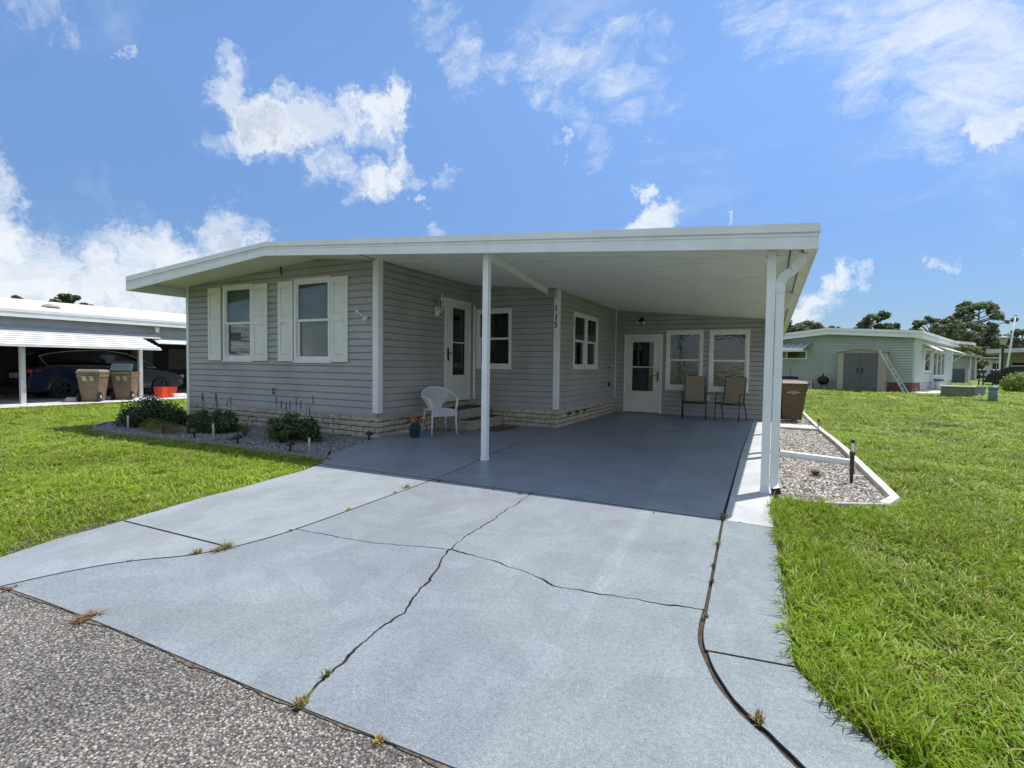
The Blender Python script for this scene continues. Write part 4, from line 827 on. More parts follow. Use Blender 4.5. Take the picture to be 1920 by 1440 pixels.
def lobes(rx, ry, h, n, seed, lr=.3, zmin=.3):
    r = random.Random(seed); out = []
    for i in range(n):
        a = r.uniform(0, 6.283); q = math.sqrt(r.random())*.8; x, y = rx*q*math.cos(a), ry*q*math.sin(a); top = h*(1-.55*q*q); l = lr*r.uniform(.7, 1.2); z = max(l*.6, r.uniform(.3, 1)*top-l*.5); out.append((x, y, z, l, l, l*.8))
    return out
dk = [M('dark shrub leaf', (.028, .06, .016), .35, .2, 9, transl=.15), M('mid shrub leaf', (.045, .09, .02), .35, .2, 9, transl=.2)]
sv = [M('salvia leaf', (.10, .17, .05), .5, .2, 9, transl=.2), M('salvia leaf dark', (.055, .10, .035), .5, .2, 9, transl=.2)]
def zg(x, y): return gz(x, y)-.04
t = plant('round_shrub', 'large dark green dome-shaped shrub at the left end of the planting bed', 'shrub', (-10.75, 5.55, -.04), lobes(.78, .55, .60, 46, 1, .2), 9500, .026, dk, [((0, 0, 0), (random.uniform(-.4, .4), random.uniform(-.3, .3), .4), .015) for _ in range(7)], seed=1)
plant('low_shrub', 'low yellow-green feathery ground plant before the dark round shrub', 'shrub', (-9.60, 5.12, -.04), lobes(.66, .24, .27, 36, 2, .11), 5200, .014, [M('yellow green leaf', (.26, .30, .05), .6, .2, 12, transl=.3), M('rusty leaf', (.34, .22, .06), .6, .2, 12, transl=.3)], seed=2, asp=.2, up=1.2)
def salvia(loc, sx, h, n, label, seed, spikes):
    t = plant('flowering_salvia', label, 'flowering plant', loc, lobes(sx, sx*.75, h, 60, seed, .11), n, .027, sv, [((random.uniform(-.1, .1), random.uniform(-.1, .1), 0), (random.uniform(-sx, sx)*.7, random.uniform(-.25, .25), h*.8), .006) for _ in range(12)], 'flowering salvia bushes under the shuttered windows', seed=seed, hollow=.1)
    r = random.Random(seed); m = MB(); f = MB()
    for dx in spikes:
        x, y = dx, r.uniform(-.1, .15); z0 = h*.6; z1 = h+r.uniform(.10, .30); lean = r.uniform(-.05, .05); m.tube([(x-lean, y, z0), (x, y, z1-.12), (x, y, z1)], .0025, 4)
        z = z1-.12
        while z < z1:
            for q in range(4): a = r.uniform(0, 6.28); f.tube([(x, y, z), (x+.014*math.cos(a), y+.014*math.sin(a), z+.006)], [.006*(1.2-(z-z1+.12)*6), .003], 4)
            z += .013
    part('flower_stem', m, sv[0], t, world=False); part('flower_spike', f, M('violet flower', (.11, .09, .18), .6, .2), t, world=False, kind='stuff')
salvia((-8.9, 5.62, -.04), .58, .46, 6500, 'left salvia bush with violet spikes, beside the dark round shrub', 11, (-.3, -.18, -.1, .0, .12, .3, .42))
salvia((-6.80, 5.60, -.04), .56, .48, 6500, 'right salvia bush with violet spikes, below the gap right of the windows', 12, (-.42, -.3, -.15, -.02, .1, .2, .32, .45))
def blades(name, label, cat, loc, n, h, sp, w, mat, seed):
    r = random.Random(seed); t = thing(name, label, cat, loc); m = MB()
    for i in range(n):
        a = r.uniform(0, 6.28); L = sp*r.uniform(.4, 1.1); hh = h*r.uniform(.5, 1.1); dx, dy = math.cos(a), math.sin(a); vs = []
        for q, ww in ((0, 1), (.35, 1), (.7, .8), (1, .15)): zz = hh*(1.8*q-.95*q*q); vs += [(dx*L*q-dy*w*ww, dy*L*q+dx*w*ww, zz), (dx*L*q+dy*w*ww, dy*L*q-dx*w*ww, zz)]
        m.add(vs, [(0,1,3,2), (2,3,5,4), (4,5,7,6)])
    part('leaf', m, mat, t, kind='stuff', world=False); return t
vg = M('striped lily leaf', (.16, .2, .07), .5, .3, 30, transl=.2)
blades('spider_lily', 'spiky striped lily plant between the two salvia bushes', 'plant', (-7.85, 5.50, -.04), 44, .30, .16, .007, vg, 3)
blades('grass_clump', 'arching pale grass clump behind the bed edging next to the middle white stake', 'plant', (-7.70, 5.18, -.04), 40, .13, .30, .004, vg, 4)
blades('dead_grass_clump', 'rust-brown dead plant tuft in the gravel strip beside the downspout', 'plant', (.50, 6.98, -.03), 150, .09, .11, .003, wg[2], 5)
# white marker stakes and black path lights
stk = MB(); stk.lathe([(.016, 0), (.016, .285), (.014, .292)], (0, 0, 0), 12)
sm = M('white pvc', (.6, .58, .50), .5, .08, 20)
s0 = part('marker_stake', stk, sm, None, smooth=True); s0.location = (-10.17, 4.88, -.04); tag(s0, 'white marker stake at the left, before the dark round shrub', 'stake', 'white marker stakes along the bed edging')
s1 = dup(s0, (-7.87, 4.98, -.04), label='white marker stake in the middle, between the two salvia bushes'); s2 = dup(s0, (-5.70, 4.96, -.05), label='shorter white marker stake at the right end of the bed near the driveway'); s2.scale = (.95, .95, .84)
s1.rotation_euler = (.02, -.03, 0)
pl_ = thing('path_light', 'black mushroom path light between the yellow-green plant and left salvia', 'path light', (-9.35, 5.02, -.04), 0, 'black mushroom path lights in the planting bed')
m = MB(); m.lathe([(.012, 0), (.012, .10), (.024, .105), (.024, .13)], n=12); part('stem', m, blackm, pl_, world=False, smooth=True)
m = MB(); m.lathe([(.068, .118), (.070, .124), (.048, .150), (.03, .165), (.012, .170), (.010, .185), (.002, .19)], n=18); part('cap', m, blackm, pl_, world=False, smooth=True)
for (x, y), l in (((-8.42, 5.0), 'black mushroom path light under the left salvia bush'), ((-7.28, 4.98), 'black mushroom path light right of the middle white stake'), ((-6.05, 4.93), 'black mushroom path light before the right salvia bush'), ((-5.83, 6.28), 'black mushroom path light at the brick corner beside the carport slab')): dup(pl_, (x, y, -.045), label=l)
m = MB(); m.lathe([(.012, 0), (.012, .06), (.018, .062), (.018, .075)], n=10); o = part('light_stub', m, blackm, None, smooth=True); o.location = (-5.33, 4.98, -.04); tag(o, 'small black stub of a broken path light near the driveway corner', 'stub')
# risers beside the gravel strip
t = thing('sprinkler_riser', 'black and white sprinkler riser pipe standing in the front gravel strip', 'sprinkler', (.83, 6.75, -.04))
m = MB(); m.lathe([(.016, 0), (.016, .12), (.022, .121), (.022, .33), (.028, .332), (.028, .37), (.02, .375)], n=12); part('pipe', m, M('dark pipe', (.05, .045, .04), .5, .2, 20), t, world=False, smooth=True)
m = MB(); m.lathe([(.014, .375), (.014, .47)], n=10); part('nozzle_tube', m, white, t, world=False); m = MB(); m.lathe([(.02, .47), (.02, .505), (.012, .51)], n=10); part('nozzle', m, blackm, t, world=False)
t = thing('sprinkler_riser', 'short distant sprinkler riser on the edging near the side path', 'sprinkler', (.90, 12.3, -.02)); m = MB(); m.lathe([(.014, 0), (.014, .17)], n=8); part('pipe', m, M('grey pipe', (.35, .34, .32), .6, .1), t, world=False); m = MB(); m.lathe([(.02, .17), (.02, .22)], n=8); part('nozzle', m, blackm, t, world=False)

# ------------------------------------------------------------------ steps, mat, pot, chairs
t = thing('concrete_steps', 'two stone-faced steps with dark treads below the side entrance door', 'steps', (-5.4, 8.7, 0))
stf = M('stone faced riser', (.38, .35, .28), .85, .18, 12, .7, 50, fine=.15); trd = M('dark tread', (.07, .07, .075), .8, .2, 9)
for x1, z, y0, y1, n in ((-5.28, .375, 8.16, 9.34, 2), (-4.98, .19, 8.06, 9.34, 1)):
    m = MB(); m.box(-5.82, x1-.012, y0+.012, y1-.012, .001, z-.05); part('riser', m, stf, t, bevel=.006)
    m = MB(); m.box(-5.82, x1, y0, y1, z-.05, z-.008); part('tread_edge', m, M('step nosing', (.42, .39, .32), .85, .15, 12, .6, 50), t, bevel=.008)
    m = MB(); m.box(-5.80 if n == 2 else -5.27, x1-.04, y0+.03, y1-.03, z-.008, z); part('tread_mat', m, trd, t)
t = thing('doormat', 'brown and tan striped doormat on the slab beside the steps', 'doormat', (-4.72, 8.70, 0), -.08)
m = MB(); m.box(-.22, .22, -.42, .42, .001, .009); part('mat_base', m, M('brown mat', (.10, .05, .03), .95, .2, 20, .5, 200), t, world=False)
for x in (-.16, -.06, .04, .14):
    m = MB(); m.box(x-.022, x+.022, -.38, .38, .0095, .012); part('stripe', m, M('tan mat stripe', (.22, .17, .10), .95, .2, 20), t, world=False)
t = thing('flower_pot', 'blue round pot of pink and red flowers beside the wicker chair', 'flower pot', (-5.34, 6.85, 0))
m = MB(); m.lathe([(.062, .0), (.075, .006), (.098, .155), (.108, .158), (.108, .178), (.098, .180), (.092, .165)], n=24); part('pot', m, M('blue glazed pot', (.025, .07, .12), .35, .1), t, world=False, smooth=True)
part('foliage', leafmesh('foliage', [(0, 0, .20, .09, .09, .05)], 160, .022, sv, 5), None, t)
fm = [M('pink petal', (.50, .10, .10), .6, .2, 40, transl=.2), M('pale pink petal', (.62, .28, .26), .6, .2, 40, transl=.2), M('red petal', (.36, .04, .04), .6, .2, 40, transl=.2)]
r = random.Random(4)
for i in range(22):
    a = r.uniform(0, 6.28); q = .165*math.sqrt(r.random()); c = Vector((q*math.cos(a), q*math.sin(a), .235+.09*(1-(q/.165)**2)+r.uniform(-.015, .02))); m = MB()
    for k in range(12):
        b = r.uniform(0, 6.28); e = r.uniform(-.1, 1.3); d = Vector((math.cos(b)*math.cos(e), math.sin(b)*math.cos(e), math.sin(e))); s = d.cross(Vector((0, 0, 1)));
        if s.length < .05: s = Vector((1, 0, 0))
        s.normalize(); m.add([c, c+d*.02+s*.014, c+d*.034, c+d*.02-s*.014], [(0, 1, 2, 3)])
    part('flower', m, fm[i % 3], t, world=False)
# wicker armchair (local: faces -y)
wk = M('white wicker', (.66, .68, .70), .6, .08, 30, .5, 120)
def wicker(loc, rz):
    t = thing('wicker_chair', 'white woven wicker armchair standing beside the steps and flower pot', 'chair', loc, rz); z = .42; P = lambda n, m, **k: part(n, m, wk, t, world=False, **k)
    for x, y, dx, dy in ((-.22, -.21, -.02, -.015), (.22, -.21, .02, -.015), (-.20, .20, -.05, .10), (.20, .20, .05, .10)):
        m = MB(); m.tube([(x+dx, y+dy, 0), (x+dx*.3, y+dy*.3, .22), (x, y, z)], [.014, .017, .018], 10); P('leg', m, smooth=True)
    # woven seat with an apron
    m = MB(); nx = 26
    for i in range(nx+1):
        u = -1+2*i/nx; x = u*.225; m.tube([(x, -.235, z-.09), (x, -.24, z+.0), (x, -.225, z+.018), (x, 0, z+.010), (x, .21, z+.015)], .0065, 5)
    for j in range(9): y = -.21+j*.05; m.tube([(-.235, y, z+.016), (.235, y, z+.016)], .005, 5)
    for j in range(4): m.tube([(-.235, -.243, z-.085+j*.025), (.235, -.243, z-.085+j*.025)], .005, 5)
    P('seat', m)
    # arm and back hoop: rises from the front legs, sweeps round
    def hoop(a):  # a 0..1 round the chair
        ang = math.pi*(1-a); x = .325*math.cos(ang); y = .30*math.sin(ang)-.03; zz = .64+.18*math.sin(ang)**1.1; return Vector((x, y, zz))
    H = [Vector((-.22, -.21, z)), Vector((-.235, -.22, z+.12)), Vector((-.275, -.17, z+.22))]+[hoop(i/22) for i in range(1, 22)]+[Vector((.275, -.17, z+.22)), Vector((.235, -.22, z+.12)), Vector((.22, -.21, z))]
    m = MB(); m.tube(H, .020, 10); 
    P('arm_hoop', m, smooth=True)
    # woven back: verticals from seat edge to hoop, filled with horizontal strands, open under the arms
    m = MB(); k = 30; cols = []
    for i in range(k+1):
        a = .17+.66*i/k; top = hoop(a); u = (a-.5)/.33; bx = u*.17; bot = Vector((bx, .205, z+.01)); low = 0 if abs(u) < .62 else (abs(u)-.62)/.38
        line = [bot.lerp(top, s/10)+Vector((0, .05*math.sin(math.pi*s/10), 0)) for s in range(11)]; st = int(round(low**.6*7)); cols.append((line, st)); m.tube(line[st:], .0042, 5) if st < 9 else None
    for s in range(1, 40):
        q = s/40*10; i0 = int(q); fq = q-i0; run = []
        for line, st in cols:
            if q >= st: run.append(line[i0].lerp(line[min(i0+1, 10)], fq)+Vector((0, -.004*(1 if (len(run)+s) % 2 else -1), 0)))
            elif run and len(run) > 1: m.tube(run, .0038, 4); run = []
            else: run = []
        if len(run) > 1: m.tube(run, .0038, 4)
    P('backrest', m)
    for sgn in (-1, 1):
        arc = [p for p in [ (cols[i][0][cols[i][1]] if cols[i][1] < 10 else None) for i in (range(0, 9) if sgn < 0 else range(k, k-9, -1))] if p is not None]
        m = MB(); m.tube(arc, .009, 6); P('back_rim', m)
    return t
c_ = G(832, 812); wicker((-5.27, 7.46, 0), R_(58))
# patio sling chairs
slm = M('tan sling mesh', (.31, .265, .19), .8, .08, 30, .3, 300)
def sling(loc, rz, label):
    t = thing('patio_chair', label, 'chair', loc, rz, 'tan sling patio chairs against the back wall'); P = lambda n, m, mt=bronze, **k: part(n, m, mt, t, world=False, **k)
    for s in (-1, 1):
        m = MB(); x = s*.27; m.tube([(x, -.27, 0), (x, -.255, .30), (x, -.24, .57), (x, -.19, .635), (x, -.05, .645), (x, .12, .62)], .012, 8); P('front_leg', m, smooth=True)
        m = MB(); m.tube([(x, .33, 0), (x, .25, .2), (x, .12, .42), (x*.9, .05, .42)], .012, 8); P('rear_leg', m, smooth=True)
        m = MB(); m.tube([(s*.235, -.27, .44), (s*.235, -.1, .41), (s*.235, .14, .40), (s*.235, .20, .46), (s*.235, .33, .98), (s*.22, .345, 1.02)], .011, 8); P('side_rail', m, smooth=True)
    m = MB(); m.tube([(-.27, -.25, .40), (.27, -.25, .40)], .011, 8); m.tube([(-.27, .16, .36), (.27, .16, .36)], .011, 8); P('cross_bar', m, smooth=True)
    pr = [(-.275, .445), (-.18, .425), (-.05, .408), (.10, .40), (.165, .42), (.20, .47), (.24, .62), (.285, .80), (.332, 1.0), (.338, 1.03)]; m = MB(); n = len(pr)
    vs = [(x, y+(.006 if abs(x) < .1 else 0), z-(.008 if abs(x) < .1 and z < .45 else 0)) for x in (-.23, 0, .23) for y, z in pr]; vs += [(x, y+.004, z-.004) for x, y, z in vs]; k = 3*n
    m.add(vs, [(c*n+i, c*n+i+1, (c+1)*n+i+1, (c+1)*n+i) for c in range(2) for i in range(n-1)]+[(k+c*n+i, k+(c+1)*n+i, k+(c+1)*n+i+1, k+c*n+i+1) for c in range(2) for i in range(n-1)]+[(c*n, (c+1)*n, k+(c+1)*n, k+c*n) for c in range(2)]+[(c*n+n-1, (c+1)*n+n-1, k+(c+1)*n+n-1, k+c*n+n-1) for c in range(2)]); P('sling_seat', m, slm, smooth=False)
    return t
sling((-1.66, 13.02, 0), R_(6), 'left tan sling patio chair under the left rear window'); sling((-.84, 12.98, 0), R_(-14), 'right tan sling patio chair turned outward, under the right rear window')

# ------------------------------------------------------------------ wheeled bins
def bin_(name, label, loc, rz, body, lidm, s=1., lid_open=0, back=False, group='wheeled rubbish bins', logo=None, panels=True):
    t = thing(name, label, 'rubbish bin', loc, rz, group); P = lambda n, m, mt=body, **k: part(n, m, mt, t, world=False, **k); h = .92*s
    def ring(f, z): w, d = (.215+.075*f)*s, (.245+.105*f)*s; return [(-w, -d, z), (w, -d, z), (w, d, z), (-w, d, z)]
    m = MB(); R4 = [ring(0, .03), ring(.82, h*.80), ring(1.0, h*.82), ring(1.02, h*.94), ring(1.14, h*.945), ring(1.14, h)]
    vs = [p for q in R4 for p in q]; m.add(vs, [(4*i+j, 4*i+(j+1) % 4, 4*i+4+(j+1) % 4, 4*i+4+j) for i in range(5) for j in range(4)]+[(3, 2, 1, 0), (20, 21, 22, 23)]); b = P('body', m, bevel=.018)
    m = MB(); w, d = .31*s, .37*s
    if lid_open: 
        a = lid_open; d0 = d; m.hexa([(-w, d, h), (w, d, h), (w, d-.8*d*math.cos(a), h+.8*d*math.sin(a)), (-w, d-.8*d*math.cos(a), h+.8*d*math.sin(a)), (-w*.97, d+.03*math.sin(a)+.03, h+.05), (w*.97, d+.06, h+.05), (w*.95, d-.8*d*math.cos(a)*.97+.05*math.sin(a), h+.8*d*math.sin(a)+.05*math.cos(a)), (-w*.95, d-.8*d*math.cos(a)*.97+.05*math.sin(a), h+.8*d*math.sin(a)+.05*math.cos(a))])
    else: m.hexa([(-w, -d-.02, h+.003), (w, -d-.02, h+.003), (w, d, h+.003), (-w, d, h+.003), (-w*.86, -d*.85, h+.06), (w*.86, -d*.85, h+.06), (w*.86, d*.9, h+.085), (-w*.86, d*.9, h+.085)])
    P('lid', m, lidm, bevel=.014)
    m = MB(); m.tube([(-.26*s, d+.0, h-.05), (-.26*s, d+.07, h-.03), (.26*s, d+.07, h-.03), (.26*s, d, h-.05)], .014, 8); P('handle', m)
    for sx in (-1, 1):
        m = MB(); q = [(0, 0), (.13*s, 0), (.15*s, .012), (.15*s, .048), (.13*s, .06), (0, .06)]; n = 18; x0 = sx*.235*s
        vs = [(x0+sx*z_, .27*s+r_*math.cos(6.283*j/n), .15*s+r_*math.sin(6.283*j/n)) for r_, z_ in q for j in range(n)]; m.add(vs, [(i*n+j, i*n+(j+1) % n, (i+1)*n+(j+1) % n, (i+1)*n+j) for i in range(5) for j in range(n)]); wh = P('wheel', m, blackm)
        m = MB(); vs = [(x0+sx*z_, .27*s+r_*math.cos(6.283*j/12), .15*s+r_*math.sin(6.283*j/12)) for r_, z_ in ((.05*s, .0602), (.05*s, .072), (.001, .075)) for j in range(12)]; m.add(vs, [(i*12+j, i*12+(j+1) % 12, (i+1)*12+(j+1) % 12, (i+1)*12+j) for i in range(2) for j in range(12)]); part('hub', m, M('hub grey', (.5, .5, .5), .5), wh, world=False)
    if panels:
        for x in (-.10, .10):
            m = MB(); sg = -1 if back else 1; m.hexa([(a_, b_*sg, c_) for a_, b_, c_ in [(x-.07, -.338*s, h*.70), (x+.05, -.338*s, h*.70), (x+.05, -.338*s, h*.72), (x-.07, -.338*s, h*.72), (x-.07+.02, -.365*s, h*.86), (x+.05+.02, -.365*s, h*.86), (x+.07, -.34*s, h*.86), (x-.05, -.34*s, h*.86)]]); P('label_plate', m, M('pale bin label', (.42, .38, .27), .6, .1))
    return t
bb = M('brown bin plastic', (.115, .072, .04), .55, .12, 3, .1, 30); bl2 = M('brown bin lid', (.15, .11, .075), .6, .1, 3)
B1 = bin_('rubbish_bin', 'brown wheeled rubbish bin with a white palm emblem beside the carport', (.40, 13.95, 0), R_(16), bb, bl2, .97, panels=False)
lw = M('white print', (.75, .74, .70), .6, .04)
q = MB(); cx, cz, yy = -.02, .735, -.3275
arc = [(cx+.075*math.cos(a), yy-.002, cz-.02+.075*math.sin(a)) for a in [math.pi*i/10 for i in range(11)]]; q.add(arc, [tuple(range(11))]); em = part('emblem', q, lw, B1, world=False)
q = MB(); q.add([(cx-.006, yy-.004, cz-.02), (cx+.006, yy-.004, cz-.02), (cx+.003, yy-.004, cz+.03), (cx-.003, yy-.004, cz+.03)], [(0, 1, 2, 3)])
for a in (.3, .9, 1.57, 2.2, 2.8): q.add([(cx, yy-.004, cz+.024), (cx+.04*math.cos(a), yy-.004, cz+.024+.024*math.sin(a)), (cx+.04*math.cos(a+.2), yy-.004, cz+.02+.024*math.sin(a))], [(0, 1, 2)])
part('palm_mark', q, bb, em, world=False)
me = txt('LAKE COUNTY', .042, .001); me.materials.clear(); me.materials.append(lw); o = bpy.data.objects.new('lettering', me); COL.objects.link(o); o.parent = B1; o.location = (cx, yy-.002, cz-.048); o.rotation_euler = (R_(90), 0, 0)
me = txt('FLORIDA', .024, .001); me.materials.clear(); me.materials.append(lw); o = bpy.data.objects.new('lettering', me); COL.objects.link(o); o.parent = B1; o.location = (cx, yy-.002, cz-.08); o.rotation_euler = (R_(90), 0, 0)
# ------------------------------------------------------------------ neighbour on the left: long white house with carport
NB = thing('neighbour_house', 'white-roofed house with a ribbed awning over a dark carport, far left', 'house', (-21, 8, -.15))
nbw = M('white metal roofing', (.70, .69, .68), .5, .05, 2); nbs = M('neighbour grey siding', (.40, .42, .45), .6, .06, 3)
def hx(a, b, c, d, t): return [Vector(p) for p in (a, b, c, d)]+[Vector(p)+Vector(t) for p in (a, b, c, d)]
Y0, Y1, ZB = -2, 30, -.15
m = MB(); m.hexa(hx((-20.75, Y0, 2.74), (-20.75, Y1, 2.74), (-25, Y1, 3.42), (-25, Y0, 3.42), (0, 0, .03))); m.hexa(hx((-25, Y0, 3.42), (-25, Y1, 3.42), (-30, Y1, 2.7), (-30, Y0, 2.7), (0, 0, .03))); part('roof', m, nbw, NB)
for k in range(0):
    m = MB(); y = Y0+k*2.3; m.hexa(hx((-20.76, y, 2.775), (-20.76, y+.03, 2.775), (-25, y+.03, 3.455), (-25, y, 3.455), (0, 0, .02))); part('roof_seam', m, nbw, NB)
for z0, z1, x in ((2.52, 2.61, -20.70), (2.62, 2.66, -20.73), (2.67, 2.765, -20.71)):
    m = MB(); m.box(x-.06, x, Y0, Y1, z0, z1); part('fascia', m, white, NB)
siding_wall(lambda u, w, z: (-21.02+w, u, z), 3, 16, 2.12, lambda u: 2.6, [], NB, nbs, .07)
m = MB(); m.box(-21.12, -21.03, 2, 25, 2.1, 2.7); part('wall', m, nbs, NB)
# ribbed awning: pans run along the house
n = 8
for i in range(n):
    t0, t1 = i/n, (i+1)/n; xa, za = -21.0+1.0*t0, 2.19-.54*t0; xb, zb = -21.0+1.0*t1, 2.19-.54*t1; ye = 10.76+(.35 if i < 2 else .05*(i-n))
    m = MB(); m.hexa(hx((xa, Y0, za-.012), (xa, ye, za-.012), (xb, ye, zb+.010), (xb, Y0, zb+.010), (0, 0, .01))); m.box(xb-.012, xb, Y0, ye, zb-.012, zb+.022); part('awning_panel', m, nbw, NB)
m = MB(); m.hexa(hx((-21.0, 10.9, 2.06), (-21.0, 20, 2.06), (-20.55, 20, 1.86), (-20.55, 10.9, 1.86), (0, 0, .03))); part('awning_panel', m, nbw, NB)
m = MB(); m.box(-20.03, -19.99, Y0, 10.72, 1.60, 1.655); part('awning_edge', m, white, NB)
for x, y in ((-20.42, 6.96), (-20.83, 10.42), (-20.42, 3.4)):
    m = MB(); m.box(x-.06, x+.06, y-.06, y+.06, ZB, 1.80); m.box(x-.062, x-.02, y-.063, y+.063, ZB, 1.80); part('carport_post', m, M('grey white post', (.55, .55, .54), .5, .08), NB)
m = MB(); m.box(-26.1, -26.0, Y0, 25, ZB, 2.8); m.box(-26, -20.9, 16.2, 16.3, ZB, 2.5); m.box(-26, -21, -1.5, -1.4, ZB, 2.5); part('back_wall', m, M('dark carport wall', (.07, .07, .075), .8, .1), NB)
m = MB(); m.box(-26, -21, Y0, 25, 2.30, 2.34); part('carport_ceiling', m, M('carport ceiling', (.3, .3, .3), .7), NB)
m = MB(); m.box(-25.98, -25.9, 12.6, 13.5, ZB, 1.9); m.box(-25.98, -25.92, 14.2, 15.2, .8, 1.8); part('door', m, M('dim door', (.25, .25, .24), .6), NB)
for z in (.4, .9, 1.4):
    pass
m = MB(); m.lathe([(.26, 2.96), (.24, 3.02), (.16, 3.07), (.02, 3.10)], (-22.2, 8.35, .04), 16); m.lathe([(.20, 2.80), (.20, 2.97)], (-22.2, 8.35, 0), 12); part('roof_vent', m, M('weathered vent', (.40, .37, .33), .7, .15, 9), NB, smooth=True)
m = MB(); m.box(-20.98, -20.86, 11.0, 11.12, 2.30, 2.50); part('flood_lamp', m, white, NB, bevel=.02)
m = MB(); m.add([(-26, Y0, -.145), (-19.0, Y0, -.145), (-19.02, 9.5, -.145), (-19.0, 16, -.145), (-26, 16, -.145)], [(0, 1, 2, 3, 4)]); struct('neighbour_carport_floor', m, M('white stained concrete', (.55, .54, .52), .85, .15, 3, .3, 50, fine=.15))
bmw = M('white rubble', (.62, .60, .57), .8, .15, 9, .4, 50)
r = random.Random(2); 
for i, (px, py) in enumerate([(145, 752), (336, 744)]):
    g = G(px, py, -.14); m = MB(); m.hexa([(-.16, -.3, 0), (.14, -.27, 0), (.15, .28, 0), (-.14, .26, 0), (-.12, -.25, .13), (.11, -.22, .14), (.10, .22, .12), (-.12, .24, .13)])
    o = part('white_block', m, bmw, None, bevel=.02); o.location = (g.x, g.y, -.14); tag(o, ['low white block on the ground left of the two brown bins', 'low white block on the ground right of the red crate'][i], 'block')
# car in the carport
def car():
    t = thing('parked_car', 'dark blue estate car parked in the shaded carport on the far left', 'car', (-22.95, 10.2, -.15)); P = lambda n, m, mt, **k: part(n, m, mt, t, world=False, **k)
    blue = M('dark blue car paint', (.008, .013, .05), .25, .05, coat=.6); X = .92
    prof = [(-2.55, .35), (-2.60, .62), (-2.50, 1.02), (-2.30, 1.12), (-1.0, 1.16), (.9, 1.08), (1.35, 1.02), (2.1, .90), (2.48, .70), (2.52, .38), (2.3, .26), (-2.4, .26)]
    m = MB(); n = len(prof); rings = []
    for x, f in ((-X, .96), (-X+.04, 1.0), (-.6, 1.0), (.6, 1.0), (X-.04, 1.0), (X, .96)): rings += [(x if abs(x) < .85 or z > .4 else x*.97, y*(.985 if abs(x) > .85 else 1), (z-.6)*f+.6) for y, z in prof]
    m.add(rings, [(k*n+i, k*n+(i+1) % n, (k+1)*n+(i+1) % n, (k+1)*n+i) for k in range(5) for i in range(n)]+[tuple(range(n)), tuple(range(5*n, 6*n))]); P('body', m, blue, bevel=.03)
    cab = [(-2.25, 1.12), (-2.05, 1.50), (-1.5, 1.72), (-.3, 1.78), (.5, 1.66), (1.45, 1.04)]; m = MB(); n = len(cab)
    m.add([(x*(1 if z < 1.2 else .78), y, z) for x in (-.86, .86) for y, z in cab], [(i, (i+1) % n, n+(i+1) % n, n+i) for i in range(n)]+[tuple(range(n)), tuple(range(n, 2*n))]); P('cabin', m, M('tinted car glass', (.006, .006, .007), .08, .0), bevel=.02)
    m = MB(); m.add([(x*(.80), y*.97, z+.012) for x in (-.86, .86) for y, z in cab[1:5]], [(i, i+1, 5+i, 4+i) for i in range(3)]); P('roof', m, blue)
    for s in (-1, 1):
        ln = [(-2.0, 1.14), (-2.12, 1.30), (-2.2, 1.48), (-1.9, 1.58), (-1.3, 1.68), (-.3, 1.74), (.45, 1.62), (1.0, 1.34), (1.42, 1.08), (.3, 1.13), (-1.0, 1.16)]
        m = MB(); m.tube([(s*(.875-.20*max(0, (z-1.12))/.6), y, z) for y, z in ln], .011, 6, closed=True); P('window_trim', m, M('chrome trim', (.55, .55, .56), .25, .02, metal=.8))
        for y in (-1.6, 1.6):
            q = [(.20, -.01), (.34, 0), (.36, .04), (.36, .18), (.34, .21), (.2, .21)]; nn = 22; m = MB(); x0 = s*(X-.17)
            m.add([(x0+s*w, y+rr*math.cos(6.283*j/nn), .36+rr*math.sin(6.283*j/nn)) for rr, w in q for j in range(nn)], [(i*nn+j, i*nn+(j+1) % nn, (i+1)*nn+(j+1) % nn, (i+1)*nn+j) for i in range(5) for j in range(nn)]); wh = P('tyre', m, blackm)
            m = MB()
            for k in range(5): a = k*1.2566; m.add([(x0+s*.19, y+rr*math.cos(a+da), .36+rr*math.sin(a+da)) for rr, da in ((.03, -1), (.22, -.2), (.22, .2), (.03, 1))], [(0, 1, 2, 3)])
            part('rim', m, M('grey rim', (.05, .05, .055), .3, metal=.5), wh, world=False)
        m = MB(); m.hexa([(s*.62, -2.60, .92), (s*.90, -2.56, .90), (s*.935, -2.2, .96), (s*.90, -2.2, .96), (s*.62, -2.58, 1.0), (s*.90, -2.52, 1.05), (s*.93, -2.2, 1.02), (s*.90, -2.2, 1.02)]); P('tail_lamp', m, M('red lamp', (.3, .015, .012), .2), bevel=.03)
        m = MB(); m.box(*sorted((s*.62, s*.90)), 2.36, 2.50, .66, .80); P('headlight', m, M('lamp lens', (.4, .4, .42), .1), bevel=.02)
        m = MB(); m.tube([(s*.92, 1.0, 1.10), (s*1.08, .97, 1.14)], .05, 8); P('mirror', m, blue)
    m = MB(); m.box(-.3, .3, -2.62, -2.60, .72, .90); pl = P('number_plate', m, M('plate', (.35, .36, .36), .5)); m = MB(); m.box(-.95, .95, -2.66, -2.5, .38, .56); P('bumper', m, blackm, bevel=.02)
    return t
cr_ = car(); cr_.rotation_euler = (0, 0, 0)
bbl = M('tan bin plastic', (.20, .145, .085), .6, .15, 3, .1, 30); bgl = M('green bin lid', (.05, .085, .08), .5, .1)
bin_('rubbish_bin', 'left one of the two tan bins at the neighbour carport, its lid closed', (-20.0, 8.60, -.145), R_(225), bbl, M('tan bin lid', (.30, .24, .17), .6, .1), 1.06, back=True)
bin_('rubbish_bin', 'right one of the two tan bins, its dark green lid tipped up', (-20.15, 9.62, -.145), R_(225), bbl, bgl, 1.04, lid_open=1.1, back=True)
